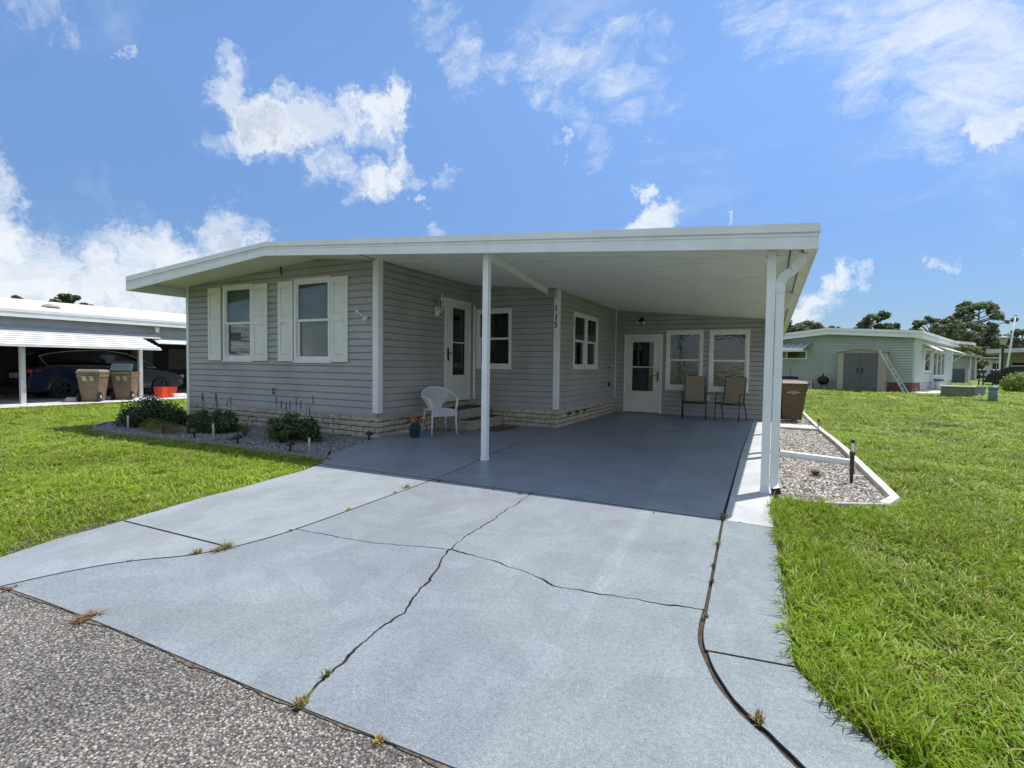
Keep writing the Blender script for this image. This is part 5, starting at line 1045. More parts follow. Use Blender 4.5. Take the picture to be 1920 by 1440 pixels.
t = thing('plastic_crate', 'bright red slatted plastic crate on the ground beside the neighbour carport post', 'crate', (-20.2, 10.95, -.145), R_(8)); rd = M('red plastic', (.72, .065, .02), .45, .08, 9)
m = MB(); a, b = (.18, .24), (.22, .29); h = .36
m.hexa([(-a[0], -a[1], .02), (a[0], -a[1], .02), (a[0], a[1], .02), (-a[0], a[1], .02), (-a[0]-.005, -a[1]-.005, .05), (a[0]+.005, -a[1]-.005, .05), (a[0]+.005, a[1]+.005, .05), (-a[0]-.005, a[1]+.005, .05)]); part('base', m, rd, t, world=False)
for k in range(5):
    z = .07+k*.07; f = z/h; w, d = a[0]+(b[0]-a[0])*f, a[1]+(b[1]-a[1])*f; m = MB(); hh = .045 if k < 4 else .03
    for x0, x1, y0, y1 in ((-w, w, -d, -d+.012), (-w, w, d-.012, d), (-w, -w+.012, -d, d), (w-.012, w, -d, d)): m.box(x0, x1, y0, y1, z, z+hh)
    part('slat', m, rd, t, world=False)
m = MB(); 
for sx in (-1, 1):
    for sy in (-1, 0, 1): m.tube([(sx*a[0], sy*a[1], .03), (sx*b[0]*.99, sy*b[1]*.99, h+.02)], .014, 5)
part('rib', m, rd, t, world=False)

# ------------------------------------------------------------------ neighbour on the right: green house set at an angle
C0 = Vector((6.09, 30.52, .2)); RZ = -math.radians(19.7)
GH = thing('green_house', 'pale green lap-sided house with a low white gable roof beyond the right lawn', 'house', C0, RZ)
# local: x along the front (right = 0), y back, z up from the ground .2
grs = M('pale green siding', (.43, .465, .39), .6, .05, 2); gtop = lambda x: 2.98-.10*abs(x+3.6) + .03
Pg = lambda n, m, mt, par=None, **k: part(n, m, mt, par or GH, world=False, **k)
def siding_local(T, a0, a1, z0, top, ops, mat, ex):
    k = 0
    while True:
        zl = z0+k*ex; k += 1
        xs = [a0+(a1-a0)*i/40 for i in range(41)]; ok = [x for x in xs if top(x) > zl+.01]
        if not ok or k > 40: break
        segs = [(min(ok), max(ok))]
        for o0, o1, p0, p1 in ops:
            if p0 < zl+ex*.5 < p1: segs = [s for q in segs for s in ((q[0], min(q[1], o0)), (max(q[0], o1), q[1])) if s[1]-s[0] > .02]
        for q0, q1 in segs:
            m = MB(); pr = [(-.012, zl+.012), (.045, zl), (.012, zl+ex-.035), (-.012, zl+ex-.004)]; m.add([T(q0, w, z) for w, z in pr]+[T(q1, w, z) for w, z in pr], [(0, 1, 2, 3), (7, 6, 5, 4)]+[(i, i+4, (i+1) % 4+4, (i+1) % 4) for i in range(4)]); Pg('siding_board', m, mat)
TA = lambda u, w, z: (u, -w, z); TS = lambda u, w, z: (w, u, z)
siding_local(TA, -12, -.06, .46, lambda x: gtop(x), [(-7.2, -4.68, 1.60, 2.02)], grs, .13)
siding_local(TS, .06, 13.4, .46, lambda x: 2.62, [(2.6, 4.4, .9, 2.2), (5.4, 9.5, .7, 2.1)], M('sunlit green siding', (.62, .66, .60), .6, .05, 2), .13)  # sunny side has a lighter copy of the siding, sunlight put into the colour
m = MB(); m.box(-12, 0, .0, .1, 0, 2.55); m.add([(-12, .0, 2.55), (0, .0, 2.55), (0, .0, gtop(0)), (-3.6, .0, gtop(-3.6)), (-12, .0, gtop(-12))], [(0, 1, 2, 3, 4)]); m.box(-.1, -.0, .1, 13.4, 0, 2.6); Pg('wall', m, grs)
m = MB(); m.box(-.06, .04, -.04, .06, .44, 2.62); Pg('corner_trim', m, M('green trim', (.50, .60, .52), .6)); 
rb = M('red brown brick', (.22, .10, .07), .9, .3, 12, .5, 40)
k = 0
for row in range(5):
    for i in range(9):
        x = -1.25+i*.145+(row % 2)*.07
        if x > -.05: continue
        m = MB(); m.box(x, x+.135, -.045, .0, row*.088, row*.088+.078); Pg('brick', m, rb)
    for i in range(10): m = MB(); m.box(.0, .045, i*.145+(row % 2)*.07, i*.145+(row % 2)*.07+.135, row*.088, row*.088+.078); Pg('brick', m, rb)
# roof with stepped fascia, lower eave over the side
m = MB(); e = .35
for (x0, z0), (x1, z1) in (((-12.3, 2.35), (-3.6, 3.22)), ((-3.6, 3.22), (.30, 2.92))):
    m.hexa([(x0, -e, z0-.05), (x1, -e, z1-.05), (x1, 13.2, z1-.05), (x0, 13.2, z0-.05), (x0, -e, z0), (x1, -e, z1), (x1, 13.2, z1), (x0, 13.2, z0)])
Pg('roof', m, white)
for a, b, pr in ((.0, .13, .0), (.135, .20, -.02), (.205, .34, .02)):
    m = MB()
    for (x0, z0), (x1, z1) in (((-12.3, 2.35), (-3.6, 3.22)), ((-3.6, 3.22), (.32+pr, 2.92))): m.hexa([(x0, -e-pr-.02, z0-.34+a), (x1, -e-pr-.02, z1-.34+a), (x1, -e+.02, z1-.34+a), (x0, -e+.02, z0-.34+a), (x0, -e-pr-.02, z0-.34+b), (x1, -e-pr-.02, z1-.34+b), (x1, -e+.02, z1-.34+b), (x0, -e+.02, z0-.34+b)])
    m.box(.28, .32+pr, -e+.021, 13.2, 2.58+a, 2.58+b); Pg('fascia', m, white)
m = MB(); m.hexa([(-12.2, -e+.02, 2.2), (-3.6, -e+.02, 2.93), (-3.6, -.0, 2.93), (-12.2, 0, 2.2), (-12.2, -e+.02, 2.22), (-3.6, -e+.02, 2.95), (-3.6, 0, 2.95), (-12.2, 0, 2.22)]); m.box(0, .28, 0, 13.2, 2.6, 2.62); Pg('soffit', m, white)
m = MB(); m.hexa([(.2, 13.2, 2.85), (.2, 15.0, 2.85), (1.0, 15.0, 2.75), (1.0, 13.2, 2.75), (.2, 13.2, 3.0), (.2, 15.0, 3.0), (1.0, 15.0, 2.90), (1.0, 13.2, 2.90)]); Pg('rear_roof', m, white)
# strip window under an awning
m = MB(); bars(m, TA, -7.2, -4.66, 1.58, 2.04, -.02, .05, .06); w_ = Pg('window', m, white); m = MB(); m.mbox(TA, -5.72, -5.66, -.02, .045, 1.64, 1.98); Pg('mullion', m, white, w_)
for a, b in ((-7.1, -5.73), (-5.65, -4.75)): m = MB(); m.mbox(TA, a, b, -.01, .0, 1.64, 1.98); Pg('pane', m, glassd, w_)
m = MB(); m.mbox(TA, -7.15, -4.7, -.3, -.29, 1.6, 2.02); Pg('curtain', m, M('pale curtain', (.45, .45, .42), .9, .2, 6), w_)
m = MB(); m.hexa([(-7.4, -.03, 2.44), (-4.36, -.03, 2.44), (-4.62, -.85, 2.10), (-7.4, -.85, 2.10), (-7.4, -.03, 2.47), (-4.36, -.03, 2.47), (-4.62, -.85, 2.13), (-7.4, -.85, 2.13)]); aw = Pg('awning', m, M('grey awning', (.36, .38, .40), .6, .1, 3))
for k in range(9): x = -7.3+k*.34; m = MB(); m.hexa([(x, -.03, 2.475), (x+.02, -.03, 2.475), (x+.0, -.85, 2.135), (x-.02, -.85, 2.135), (x, -.03, 2.49), (x+.02, -.03, 2.49), (x, -.85, 2.15), (x-.02, -.85, 2.15)]); Pg('awning_rib', m, white, aw)
m = MB(); m.box(-7.4, -4.6, -.87, -.84, 1.98, 2.13); Pg('awning_valance', m, white, aw)
# sunny side: windows, two sloping awnings on props
for y0, y1, z0, z1 in ((2.5, 4.5, .95, 2.2), (5.3, 6.7, .7, 2.15), (6.8, 8.2, .7, 2.15), (8.3, 9.6, .7, 2.15)):
    m = MB(); bars(m, TS, y0, y1, z0, z1, -.02, .06, .10); q = Pg('window', m, white); m = MB(); m.mbox(TS, y0+.1, y1-.1, .0, .01, z0+.1, z1-.1); Pg('pane', m, M('dark pane', (.05, .06, .06), .1), q)
for y0, y1 in ((4.6, 9.8), (1.9, 4.3)):
    m = MB(); d = 1.0 if y0 > 3 else .6; m.hexa([(.03, y0, 2.42), (.03, y1, 2.42), (d, y1, 2.05), (d, y0, 2.05), (.03, y0, 2.46), (.03, y1, 2.46), (d, y1, 2.09), (d, y0, 2.09)]); a_ = Pg('awning', m, white)
    m = MB(); [m.tube([(.04, y, 1.3), (d-.05, y, 2.05)], .014, 5) for y in (y0+.1, y1-.1)]; Pg('awning_prop', m, white, a_)
m = MB(); m.add([(4.7, 29.95, .165), (6.45, 29.35, .19), (8.0, 31.0, .2), (12.3, 43.5, .2), (9.5, 43.5, .2), (6.2, 30.6, .2)], [(0, 1, 2, 3, 4, 5)]); struct('patio', m, concr)
def L2W(x, y, z=0): return C0+Vector((x*math.cos(RZ)-y*math.sin(RZ), x*math.sin(RZ)+y*math.cos(RZ), z))
# storage shed
p = L2W(-2.02, -.75); SH = thing('storage_shed', 'small grey-doored resin storage shed against the green house', 'shed', (p.x, p.y, .185), RZ); Ps = lambda n, m, mt, par=None, **k: part(n, m, mt, par or SH, world=False, **k)
bs = M('beige resin', (.42, .37, .29), .7, .06, 4); dg = M('grey resin door', (.13, .13, .135), .7, .05, 4)
m = MB(); m.box(-.98, -.72, -.02, .7, 0, 1.93); m.box(.72, 1.0, -.02, .7, 0, 1.93); m.box(-.97, .97, .65, .70, 0, 1.93); m.box(-.72, .72, -.015, .03, 1.88, 1.93); Ps('wall', m, bs, bevel=.01)
for x in (.80, .90): m = MB(); m.box(x-.012, x+.012, -.03, -.021, .05, 1.9); Ps('corner_groove', m, bs)
m = MB(); m.add([(x, y, z) for y in (-.12, .74) for x, z in ((-1.08, 1.92), (-.5, 2.02), (0, 2.08), (.5, 2.02), (1.08, 1.92), (1.08, 1.97), (.5, 2.07), (0, 2.13), (-.5, 2.07), (-1.08, 1.97))], [tuple(range(10)), tuple(range(10, 20))]+[(i, (i+1) % 10, 10+(i+1) % 10, 10+i) for i in range(10)]); Ps('roof', m, bs)
m = MB(); m.add([(x, y, z) for y in (-.02, .0) for x, z in ((-.97, 1.935), (.97, 1.935), (.5, 2.015), (0, 2.075), (-.5, 2.015))], [tuple(range(5)), tuple(range(5, 10))]+[(i, (i+1) % 5, 5+(i+1) % 5, 5+i) for i in range(5)]); Ps('gable', m, bs)
for s in (-1, 1):
    m = MB(); m.box(*sorted((s*.006, s*.715)), -.03, .0, .03, 1.875); d = Ps('door', m, dg, bevel=.006)
    for z0, z1 in ((.12, .85), (1.0, 1.75)): m = MB(); [m.box(*sorted((s*(.08+k*.15), s*(.085+k*.15))), -.034, -.031, z0, z1) for k in range(5)]; Ps('door_groove', m, dg, d)
    m = MB(); m.tube([(s*.10, -.03, .88), (s*.10, -.075, .90), (s*.10, -.075, 1.12), (s*.10, -.03, 1.14)], .022, 6); Ps('handle', m, blackm, d)
# ladder
p = L2W(-.05, -.9); LD = thing('ladder', 'aluminium extension ladder leaning against the right side of the shed', 'ladder', (p.x-.55, p.y+.15, .18), RZ); al = M('aluminium', (.58, .60, .58), .4, .06, metal=.5)
a, b = Vector((.52, -.12, 0)), Vector((-.55, .10, 1.98)); dx = Vector((0, .34, 0)); dxx = Vector((.10, .30, 0))
for s in (-.5, .5): m = MB(); m.tube([a+dxx*s, b+dxx*s], .03, sq=(.03, .07)); part('rail', m, al, LD, world=False)
for k in range(1, 9): m = MB(); c = a.lerp(b, k/9); m.tube([c-dxx*.5, c+dxx*.5], .018, 6); part('rung', m, al, LD, world=False)
# lattice planter, grill, dark pots left of the shed
p = L2W(-4.62, -.35); LT = thing('lattice_planter', 'low white lattice planter box between dark garden clutter and the shed', 'planter', (p.x, p.y, .19), RZ)
m = MB(); m.box(-.36, .36, -.08, .2, .0, .05); m.box(-.36, .36, -.1, -.06, .36, .42); m.box(-.36, -.32, -.1, -.06, 0, .42); m.box(.32, .36, -.1, -.06, 0, .42); part('frame', m, white, LT, world=False)
m = MB()
for k in range(-4, 8):
    for s in (1, -1):
        x0 = -.32+k*.09; pts = [(x, z) for x, z in ((x0+t*s*.36 if s > 0 else x0+t*-.36, t*.36) for t in (0, .25, .5, .75, 1)) if -.33 < x < .33]
        if len(pts) > 1: m.tube([(x, -.075-s*.006, z+.02) for x, z in pts], .012, 4)
part('lattice', m, white, LT, world=False)
m = MB(); m.box(-.34, .34, -.05, .18, .05, .34); part('box', m, blackm, LT, world=False)
for i, (lx_, lab, nm) in enumerate(((-5.75, 'leftmost dark patio chair stored against the green wall', 'stored_chair'), (-5.20, 'second dark patio chair stored against the green wall, next to the lattice planter', 'stored_chair'))):
    p = L2W(lx_, -.4); t = thing(nm, lab, 'chair', (p.x, p.y, .2), RZ+.3*i, 'dark chairs stored by the green wall')
    m = MB(); m.box(-.25, .25, -.25, .25, .34, .40); part('seat', m, blackm, t, world=False, bevel=.02); m = MB(); m.hexa([(-.25, .20, .40), (.25, .20, .40), (.25, .25, .40), (-.25, .25, .40), (-.22, .32, .62), (.22, .32, .62), (.22, .36, .62), (-.22, .36, .62)]); part('backrest', m, blackm, t, world=False)
    for x in (-.22, .22):
        for y in (-.22, .22): m = MB(); m.tube([(x, y, 0), (x, y, .36)], .02, 6); part('leg', m, blackm, t, world=False)
p = L2W(-3.72, -.45); t = thing('kettle_grill', 'black kettle grill standing just left of the storage shed', 'grill', (p.x, p.y, .19))
m = MB(); m.lathe([(.02, .22), (.18, .27), (.26, .40), (.27, .48)], n=16); part('bowl', m, blackm, t, world=False, smooth=True); m = MB(); m.lathe([(.275, .49), (.25, .58), (.15, .66), (.03, .69), (.03, .78), (.05, .80), (.01, .84)], n=16); part('lid', m, blackm, t, world=False, smooth=True)
for k in range(3): a = k*2.09; m = MB(); m.tube([(.12*math.cos(a), .12*math.sin(a), .30), (.25*math.cos(a), .25*math.sin(a), 0)], .014, 5); part('leg', m, blackm, t, world=False)
m = MB(); m.tube([(0, 0, 0), (0, 0, 1.05)], .012, 6); o = part('garden_pole', m, blackm, None); p = L2W(-6.0, -.3); o.location = (p.x+.6, p.y, .2); tag(o, 'thin dark pole standing against the green wall behind the brown bin', 'pole')
# patio clutter
g = G(1744, 728, .2); t = thing('garden_hose', 'black coiled hose hanging on a small stand by the green house', 'hose', (g.x, g.y, .2), .3); m = MB()
for k in range(3): m.tube([(.27*math.cos(a), -.03+k*.03, .42+.27*math.sin(a)) for a in [i*.2618 for i in range(24)]], .035, 6, closed=True)
part('hose_coil', m, blackm, t, world=False, smooth=True); m = MB(); m.tube([(0, 0, 0), (0, 0, .75)], .03, 6); m.tube([(-.2, 0, .02), (.2, 0, .02)], .03, 6); part('stand', m, white, t, world=False)
g = G(1759, 731, .2); t = thing('storage_bucket', 'white bucket with a blue lid on the sunny patio', 'bucket', (g.x, g.y, .2)); m = MB(); m.lathe([(.15, 0), (.19, .50)], n=16); part('pail', m, white, t, world=False, smooth=True); m = MB(); m.lathe([(.24, .505), (.24, .56), (.2, .58)], n=16); part('lid', m, M('blue lid', (.03, .07, .35), .4), t, world=False)
g = G(1764, 716, .2); t = thing('deck_box', 'cream storage bench beside the slatted screen', 'storage box', (g.x, g.y, .2), RZ); cm = M('cream box', (.50, .43, .34), .7, .08, 5); m = MB(); m.box(-.9, .9, -.4, .4, 0, .75); part('box', m, cm, t, world=False, bevel=.02); m = MB(); m.box(-.95, .95, -.45, .45, .755, .95); part('lid', m, M('pale lid', (.55, .56, .52), .6), t, world=False, bevel=.03)
g = G(1787, 718, .2); t = thing('slatted_screen', 'grey vertical slatted screen round an outdoor unit', 'screen', (g.x, g.y, .2), -.35); gsl = M('grey slat', (.10, .11, .125), .6, .06)
for k in range(9): m = MB(); m.box(-.72+k*.16, -.72+k*.16+.13, -.03, .0, .02, 1.18); part('slat', m, gsl, t, world=False)
m = MB(); m.box(-.74, .74, .0, .05, .0, 1.16); m.box(-.75, .75, -.05, .08, 1.185, 1.24); part('frame', m, gsl, t, world=False); m = MB(); m.box(.75, .95, 0, 1.3, 0, 1.2); part('side', m, M('pale screen side', (.4, .42, .42), .6), t, world=False)
# rear porch and second house
g = G(1812, 712, .2); g2 = Vector((g.x, g.y+3, .2)); PH = thing('porch_house', 'low pale house with a shallow grey-edged roof and screened porch behind the slatted screen', 'house', g2, -.25); Pp = lambda n, m, mt, par=None, **k: part(n, m, mt, par or PH, world=False, **k)
pw_ = M('taupe wall', (.42, .40, .36), .7, .05)
m = MB(); m.box(-4.5, 1.4, 0, 9, 0, 2.7); Pp('wall', m, pw_)
m = MB(); m.hexa([(-5, -.8, 3.05), (-1.5, -.8, 3.20), (-1.5, 9, 3.20), (-5, 9, 3.05), (-5, -.8, 3.28), (-1.5, -.8, 3.42), (-1.5, 9, 3.42), (-5, 9, 3.28)]); m.hexa([(-1.5, -.8, 3.20), (2.1, -.8, 2.70), (2.1, 9, 2.70), (-1.5, 9, 3.20), (-1.5, -.8, 3.42), (2.1, -.8, 2.92), (2.1, 9, 2.92), (-1.5, 9, 3.42)]); Pp('roof', m, M('grey white roof', (.52, .55, .58), .6, .05))
m = MB(); m.box(-4.5, 1.4, .01, 9, 2.69, 3.05); Pp('gable', m, pw_)
for x in (-1.25, -.75, 1.0, 1.45): m = MB(); m.box(x, x+.16, -.1, -.01, 0, 2.8); Pp('porch_post', m, white)
m = MB(); bars(m, lambda u, w, z: (u, -w, z), -3.0, -1.8, 1.3, 2.2, 0, .06, .08); q = Pp('window', m, white); m = MB(); m.box(-2.92, -1.88, -.02, -.01, 1.38, 2.12); Pp('pane', m, M('dark pane', (.05, .06, .06), .1), q)
m = MB(); m.tube([(2.0, -.7, 2.75), (1.95, -.6, 2.4), (1.6, -.2, 2.2), (1.6, -.2, .1)], .06, 6); Pp('downspout', m, white)
g = G(1865, 709, .2); WH = thing('white_house', 'long plain white house with two dark windows, behind the lamp post', 'house', (g.x, g.y, .2), -.25); Pw = lambda n, m, mt, par=None, **k: part(n, m, mt, par or WH, world=False, **k)
ww_ = M('bright white wall', (.70, .71, .72), .7, .04)
m = MB(); m.box(-3.4, 2.9, 0, 5, .35, 2.85); Pw('wall', m, ww_); m = MB(); m.box(-3.4, 2.9, .02, 5, 0, .35); Pw('skirting', m, M('dark skirting', (.12, .12, .12), .8))
m = MB(); m.box(-3.8, 3.2, -.5, 5.5, 2.86, 3.04); m.box(-3.8, 3.2, -.52, -.45, 2.76, 2.86); Pw('roof', m, M('slate edge', (.18, .2, .24), .6)); m = MB(); m.box(-3.8, 3.2, -.55, 5.5, 3.05, 3.2); Pw('roof_edge', m, white)
for x in (-.3, .95): m = MB(); m.box(x, x+.85, -.06, -.0, 1.25, 2.3); q = Pw('window', m, M('dark pane', (.05, .06, .06), .1)); m = MB(); m.box(x+.40, x+.45, -.09, -.061, 1.25, 2.3); Pw('mullion', m, white, q)
g = G(1926, 715, .2); CP = thing('far_carport', 'grey carport with white posts at the right edge of the photo', 'carport', (g.x, g.y, .2), -.3); Pc = lambda n, m, mt, par=None, **k: part(n, m, mt, par or CP, world=False, **k)
m = MB(); m.hexa([(-3.4, -1, 3.05), (6, -1, 3.5), (6, 8, 3.5), (-3.4, 8, 3.05), (-3.4, -1, 3.5), (6, -1, 3.95), (6, 8, 3.95), (-3.4, 8, 3.5)]); Pc('roof', m, M('grey white roof', (.5, .5, .5), .6))
for x in (-2.3, 1.6, 5): m = MB(); m.box(x, x+.18, -.6, -.42, 0, 3.2); Pc('post', m, white)
m = MB(); m.box(-2.2, 6, 5, 5.2, 0, 3.2); Pc('wall', m, pw_); m = MB(); m.box(-1.2, 5, 4.9, 4.99, .3, 2.1); Pc('opening', m, dark)
g = G(1898, 722, .2); t = thing('covered_trailer', 'black sloping covered trailer in front of the far carport', 'trailer', (g.x, g.y+1, .2), -.3); m = MB(); m.add([(x, y, z) for y in (-.9, .9) for x, z in ((-1.4, .15), (2.8, .15), (2.8, 1.55), (.2, 1.5), (-1.1, .85))], [tuple(range(5)), tuple(range(5, 10))]+[(i, (i+1) % 5, 5+(i+1) % 5, 5+i) for i in range(5)]); part('cover', m, M('black tarp', (.012, .013, .016), .5, .1, 5, .4, 8), t, world=False, bevel=.08)
for x in (-.6, 1.6): m = MB(); m.tube([(x, -.95, .25), (x, -.8, .25)], .25, 14); part('wheel', m, blackm, t, world=False)
# lamp post, flagpole, solar lamps
g = G(1877, 722, .2); t = thing('street_lamp', 'black lamp post with a boxy pale lantern before the white house', 'street lamp', (g.x, g.y, .2)); sh_ = .86
m = MB(); m.tube([(0, 0, 0), (0, 0, 3.6*sh_)], .075, 8); m.tube([(0, 0, 0), (0, 0, .4)], .12, 8); part('post', m, blackm, t, world=False)
m = MB(); m.lathe([(.14, 3.6*sh_), (.28, 3.62*sh_+.42), (.28, 3.62*sh_+.44)], n=8); part('lantern', m, M('pale lamp glass', (.5, .5, .47), .3), t, world=False); m = MB(); m.lathe([(.42, 3.62*sh_+.45), (.42, 3.62*sh_+.53), (.1, 3.62*sh_+.64)], n=8); part('cap', m, M('grey cap', (.25, .25, .25), .5), t, world=False)
g = G(1884, 716, .2); t = thing('flagpole', 'slim white bare pole rising behind the lamp post', 'pole', (g.x, g.y, .2)); m = MB(); m.tube([(0, 0, 0), (.55, 0, 6.6)], [.10, .06], 8); part('pole', m, white, t, world=False, smooth=True); m = MB(); m.tube([(.45, 0, 6.62), (.68, 0, 6.62)], .05, 6); part('truck', m, blackm, t, world=False)
for i, (px, py, l) in enumerate(((1835, 722, 'leftmost round-headed garden lamp before the dark bushes, half hidden'), (1843, 723, 'round-headed garden lamp standing alone right of the dark bushes'), (1861, 723, 'left of the two round-headed garden lamps beside the lamp post'), (1868.5, 723, 'right of the two round-headed garden lamps beside the lamp post'))):
    g = G(px, py, .2); t = thing('garden_lamp', l, 'garden lamp', (g.x, g.y, .2), 0, 'round-headed garden lamps on stakes'); m = MB(); m.tube([(0, 0, 0), (0, 0, .9)], .045, 6); part('stake', m, blackm, t, world=False); m = MB(); m.lathe([(.05, .88), (.16, .94), (.18, 1.05), (.14, 1.15), (.03, 1.2)], n=10); part('head', m, M('teal black head', (.03, .05, .05), .3), t, world=False, smooth=True)
# utility boxes on the lawn
p = G(1795, 746, .15); t = thing('utility_box', 'olive green ground utility box with a pale lid on the right lawn', 'utility box', (p.x, p.y, .12), -.25); ol = M('olive utility green', (.16, .175, .105), .6, .15, 5, fine=.08); m = MB(); m.hexa([(-.54, -.4, 0), (.54, -.4, 0), (.54, .4, 0), (-.54, .4, 0), (-.51, -.36, .46), (.51, -.36, .46), (.51, .36, .46), (-.51, .36, .46)]); part('body', m, ol, t, world=False, bevel=.02)
m = MB(); m.box(-.55, .55, -.40, .42, .462, .52); part('lid', m, M('pale olive lid', (.42, .42, .33), .6, .1), t, world=False, bevel=.02)
p = G(1837, 742, .18); t = thing('cable_pedestal', 'short grey cable pedestal behind and between the utility box and teal pedestal', 'pedestal', (p.x, p.y, .16), -.3); m = MB(); m.hexa([(-.15, -.12, 0), (.15, -.12, 0), (.15, .12, 0), (-.15, .12, 0), (-.17, -.12, .38), (.19, -.12, .38), (.19, .12, .38), (-.17, .12, .38)]); part('body', m, M('grey pedestal', (.26, .30, .29), .6, .1), t, world=False); m = MB(); m.box(-.2, .22, -.15, .15, .382, .44); part('cap', m, M('pale olive lid', (.42, .42, .33)), t, world=False, bevel=.02)
p = G(1862, 754, .15); t = thing('cable_pedestal', 'taller teal-grey cable pedestal, rightmost utility on the lawn', 'pedestal', (p.x, p.y, .11), -.2); m = MB(); m.tube([(-.02, 0, 0), (0, 0, .52)], .13, 10); part('body', m, M('teal pedestal', (.13, .22, .24), .5, .1), t, world=False, smooth=True); m = MB(); m.lathe([(.15, .50), (.16, .58), (.10, .62)], n=12); part('cap', m, M('teal cap', (.18, .27, .28), .5), t, world=False, smooth=True)
# shrubs on the right
hg = [M('hedge leaf', (.18, .25, .03), .5, .15, 5, transl=.25), M('hedge leaf light', (.28, .36, .06), .5, .15, 5, transl=.25)]
g = G(1921, 735, .2); plant('round_hedge', 'clipped yellow-green round hedge at the right edge of the photo', 'hedge', (g.x, g.y, .15), [(0, 0, .48, .9, .7, .62), (.3, .2, .6, .8, .7, .5), (-.45, .1, .42, .5, .5, .42)], 7000, .045, hg, seed=31, hollow=.85)
for px, py, s, l in ((1818, 711, .72, 'dark clipped bush, larger of the pair before the porch'), (1833, 710, .36, 'small dark bush right of the larger dark bush')):
    g = G(px, py, .2); plant('dark_bush', l, 'bush', (g.x, g.y, .2), [(0, 0, s*.95, s, s, s*.95)], int(2600*s), .08, dk, seed=int(px), group='dark bushes before the porch')

# ------------------------------------------------------------------ trees
tl = [M('oak leaf', (.10, .15, .05), .6, .2, .6, transl=.35), M('oak leaf light', (.20, .25, .10), .6, .2, .6, transl=.35), M('oak leaf grey', (.18, .185, .145), .7, .2, .6, transl=.3)]
pn = [M('pine needle', (.14, .19, .09), .6, .2, .6, transl=.35), M('pine needle light', (.22, .27, .13), .6, .2, .6, transl=.35)]
bk = M('grey bark', (.20, .16, .12), .9, .2, 3)
def tree(name, label, px, pbase, ptop, wpx, dist, kind, seed, n=2600, group='trees beyond the houses', mats=None, trunkpx=None):
    d = ray(px, 690); d = Vector((d.x, d.y, 0)).normalized(); g = d*dist; dep = g.dot(Vector((FW.x, FW.y, 0))); hz = 1.25+(693-ptop)*dep/F*1.0 + (0); w = wpx*dep/F; r = random.Random(seed)
    base = Vector((g.x, g.y, 0)); t = thing(name, label, 'tree', base, 0, group); H_ = hz; m = MB(); bl_ = []
    m.tube([(0, 0, 0), (r.uniform(-.03, .03)*H_, 0, H_*.5), (r.uniform(-.04, .04)*H_, 0, H_*.88)], [H_*.022, H_*.016, H_*.006], 7)
    if kind == 'pine':
        nb = 26
        for i in range(nb):
            f = .52+.45*i/nb; a = r.uniform(0, 6.28); L_ = w*.5*(1.05-abs(f-.72)*1.3)*r.uniform(.55, 1.1); p = (math.cos(a)*L_, math.sin(a)*L_, H_*f+L_*.12); m.tube([(0, 0, H_*(f-.05)), (p[0]*.6, p[1]*.6, H_*f), p], [H_*.008, H_*.005, H_*.002], 5); s = w*r.uniform(.06, .11)
            bl_ += [(p[0], p[1], p[2], s, s, s*.75), (p[0]*.65, p[1]*.65, p[2]+s*.5, s*.9, s*.9, s*.7), (p[0]*.8, p[1]*.8, p[2]-s*.5, s*.7, s*.7, s*.5)]
        bl_.append((0, 0, H_*.96, w*.16, w*.16, w*.08)); mt = mats or pn
    else:
        nb = 52
        for i in range(nb):
            a = r.uniform(0, 6.28); q = r.random()**.5; zf = r.uniform(.35, .93); rad = w*.5*math.sqrt(max(.05, 1-((zf-.55)/.48)**2))*q; p = (math.cos(a)*rad, math.sin(a)*rad, H_*zf); s = w*r.uniform(.07, .12)
            m.tube([(0, 0, H_*max(.2, zf-.25)), (p[0]*.6, p[1]*.6, H_*(zf-.07)), p], [H_*.010, H_*.006, H_*.002], 5); bl_.append((*p, s, s, s*.75))
        mt = mats or tl
    part('trunk', m, bk, t, world=False); me = leafmesh('crown', bl_, n, dist*.0022, mt, seed, hollow=.1, up=.5, asp=.6); o = bpy.data.objects.new('crown', me); COL.objects.link(o); o.parent = t
    return t
TR = [('oak_tree', 'yellow-green tree just right of the carport roof, low behind the green house', 1480, 600, 70, 75, 'oak', 1), ('oak_tree', 'second low tree right of the carport edge, behind the green house roof', 1515, 600, 75, 78, 'oak', 2), ('oak_tree', 'small rounded treetop peeping over the green house roof', 1552, 606, 40, 80, 'oak', 3),
      ('pine_tree', 'airy pale pine above the middle of the green house roof', 1632, 589, 56, 70, 'pine', 4), ('oak_tree', 'low tree beside the airy pine above the green house', 1664, 602, 46, 74, 'oak', 5), ('oak_tree', 'low tree at the start of the dark tree mass', 1712, 612, 50, 70, 'oak', 6),
      ('oak_tree', 'tall dark oak left of the high pine', 1748, 585, 62, 62, 'oak', 7), ('oak_tree', 'broad dark oak below and left of the high pine', 1785, 594, 80, 58, 'oak', 8), ('pine_tree', 'highest pine with flat spreading branches at the right', 1832, 566, 84, 66, 'pine', 9),
      ('oak_tree', 'mossy grey oak below the high pine', 1825, 618, 90, 70, 'oak', 10), ('oak_tree', 'mossy grey oak behind the lamp post', 1866, 624, 80, 76, 'oak', 11), ('oak_tree', 'dark oak right of the flagpole at the photo edge', 1912, 612, 62, 66, 'oak', 12), ('oak_tree', 'low dark tree between porch roof and lamp post', 1795, 628, 70, 66, 'oak', 14)]
for nm, lab, px, pt, wp, ds, kd, sd in TR: tree(nm, lab, px, 690, pt, wp*1.12, ds*1.75, kd, sd, n=8500 if kd == 'oak' else 6000, mats=None if sd not in (10, 11) else [tl[0], tl[2], tl[1]])
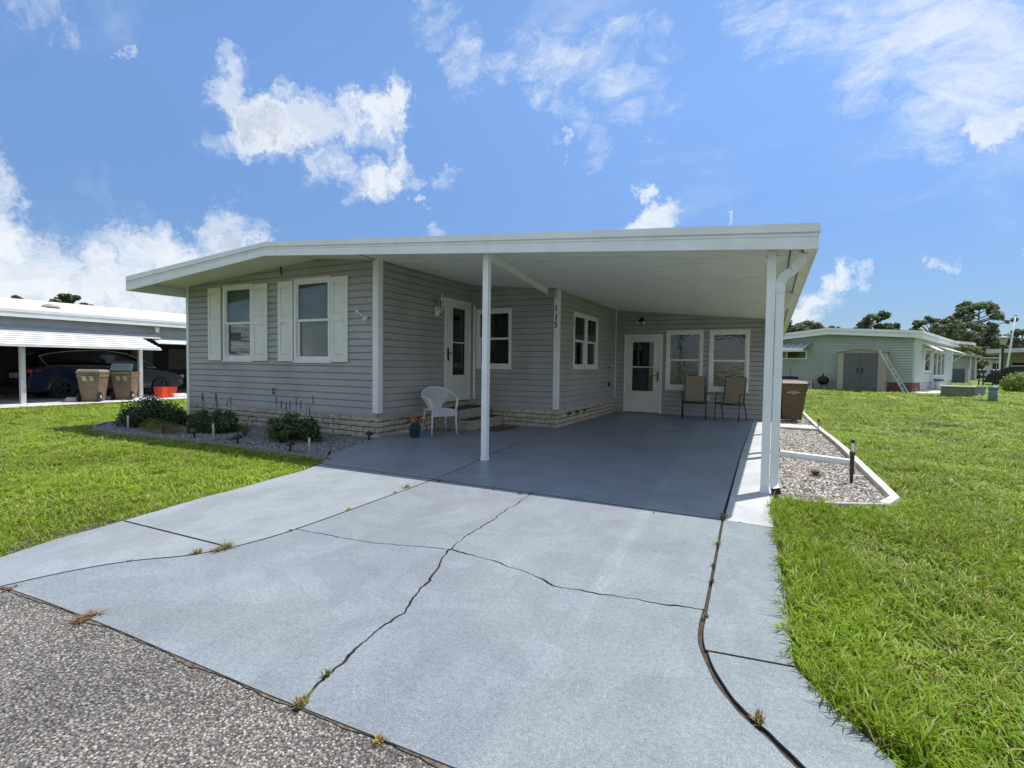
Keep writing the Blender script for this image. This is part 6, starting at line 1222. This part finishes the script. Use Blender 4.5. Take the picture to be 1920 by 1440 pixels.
tree('orange_tree', 'small tree with yellow-orange foliage behind the porch roof', 1800, 690, 643, 70, 94, 'oak', 15, 2600, mats=[M('golden leaf', (.25, .22, .05), .6, .2, 1, transl=.2), M('olive leaf', (.14, .17, .04), .6, .2, 1, transl=.2)])
# a far belt of trees closes the horizon
r = random.Random(9); bl_ = []
for i in range(70): a = R_(-75+i*150/69+r.uniform(-1, 1)) ; d = r.uniform(200, 230); hh = r.uniform(7.0, 12.0) ; bl_.append((math.sin(a-.4734)*d, math.cos(a-.4734)*d, hh*.5, 9, 9, hh*.55)) 
me = leafmesh('far_trees', bl_, 16000, .8, tl, 77, hollow=.2, up=.4); o = bpy.data.objects.new('far_tree_belt', me); COL.objects.link(o); o['kind'] = 'stuff'
for nm, lab, px, pt, wp, ds, kd, sd in [('pine_tree', 'lone pine with a flat umbrella crown above the left neighbour roof', 126, 545, 58, 60, 'umb', 21), ('pine_tree', 'dark treetop at the far left above the white roof', 30, 551, 40, 66, 'oak', 22), ('pine_tree', 'tiny treetop just right of the umbrella pine', 168, 567, 22, 80, 'oak', 23)]:
    d = ray(px, 620); d = Vector((d.x, d.y, 0)).normalized(); g = d*ds; dep = g.dot(Vector((FW.x, FW.y, 0))); H_ = 1.25+(672-pt)*dep/F; w = wp*dep/F; r = random.Random(sd); t = thing(nm, lab, 'tree', (g.x, g.y, 0), 0, 'trees behind the left neighbour'); m = MB(); m.tube([(0, 0, 0), (0, 0, H_*.85)], [.18, .10], 7); B = []
    for i in range(16):
        a = r.uniform(0, 6.28); q = math.sqrt(r.random())*w*.5; z = H_-.3-.35*w*(q/(w*.5))**2-r.uniform(0, .18)*w; m.tube([(0, 0, H_*.72), (q*math.cos(a), q*math.sin(a), z)], [.06, .02], 4); s = w*.13; B.append((q*math.cos(a), q*math.sin(a), z, s, s, s*.6))
    part('trunk', m, bk, t, world=False); me = leafmesh('crown', B, 2400, .17, [M('dark pine needle', (.035, .055, .02), .6, .2, .6), pn[0]], sd, hollow=.3); o = bpy.data.objects.new('crown', me); COL.objects.link(o); o.parent = t
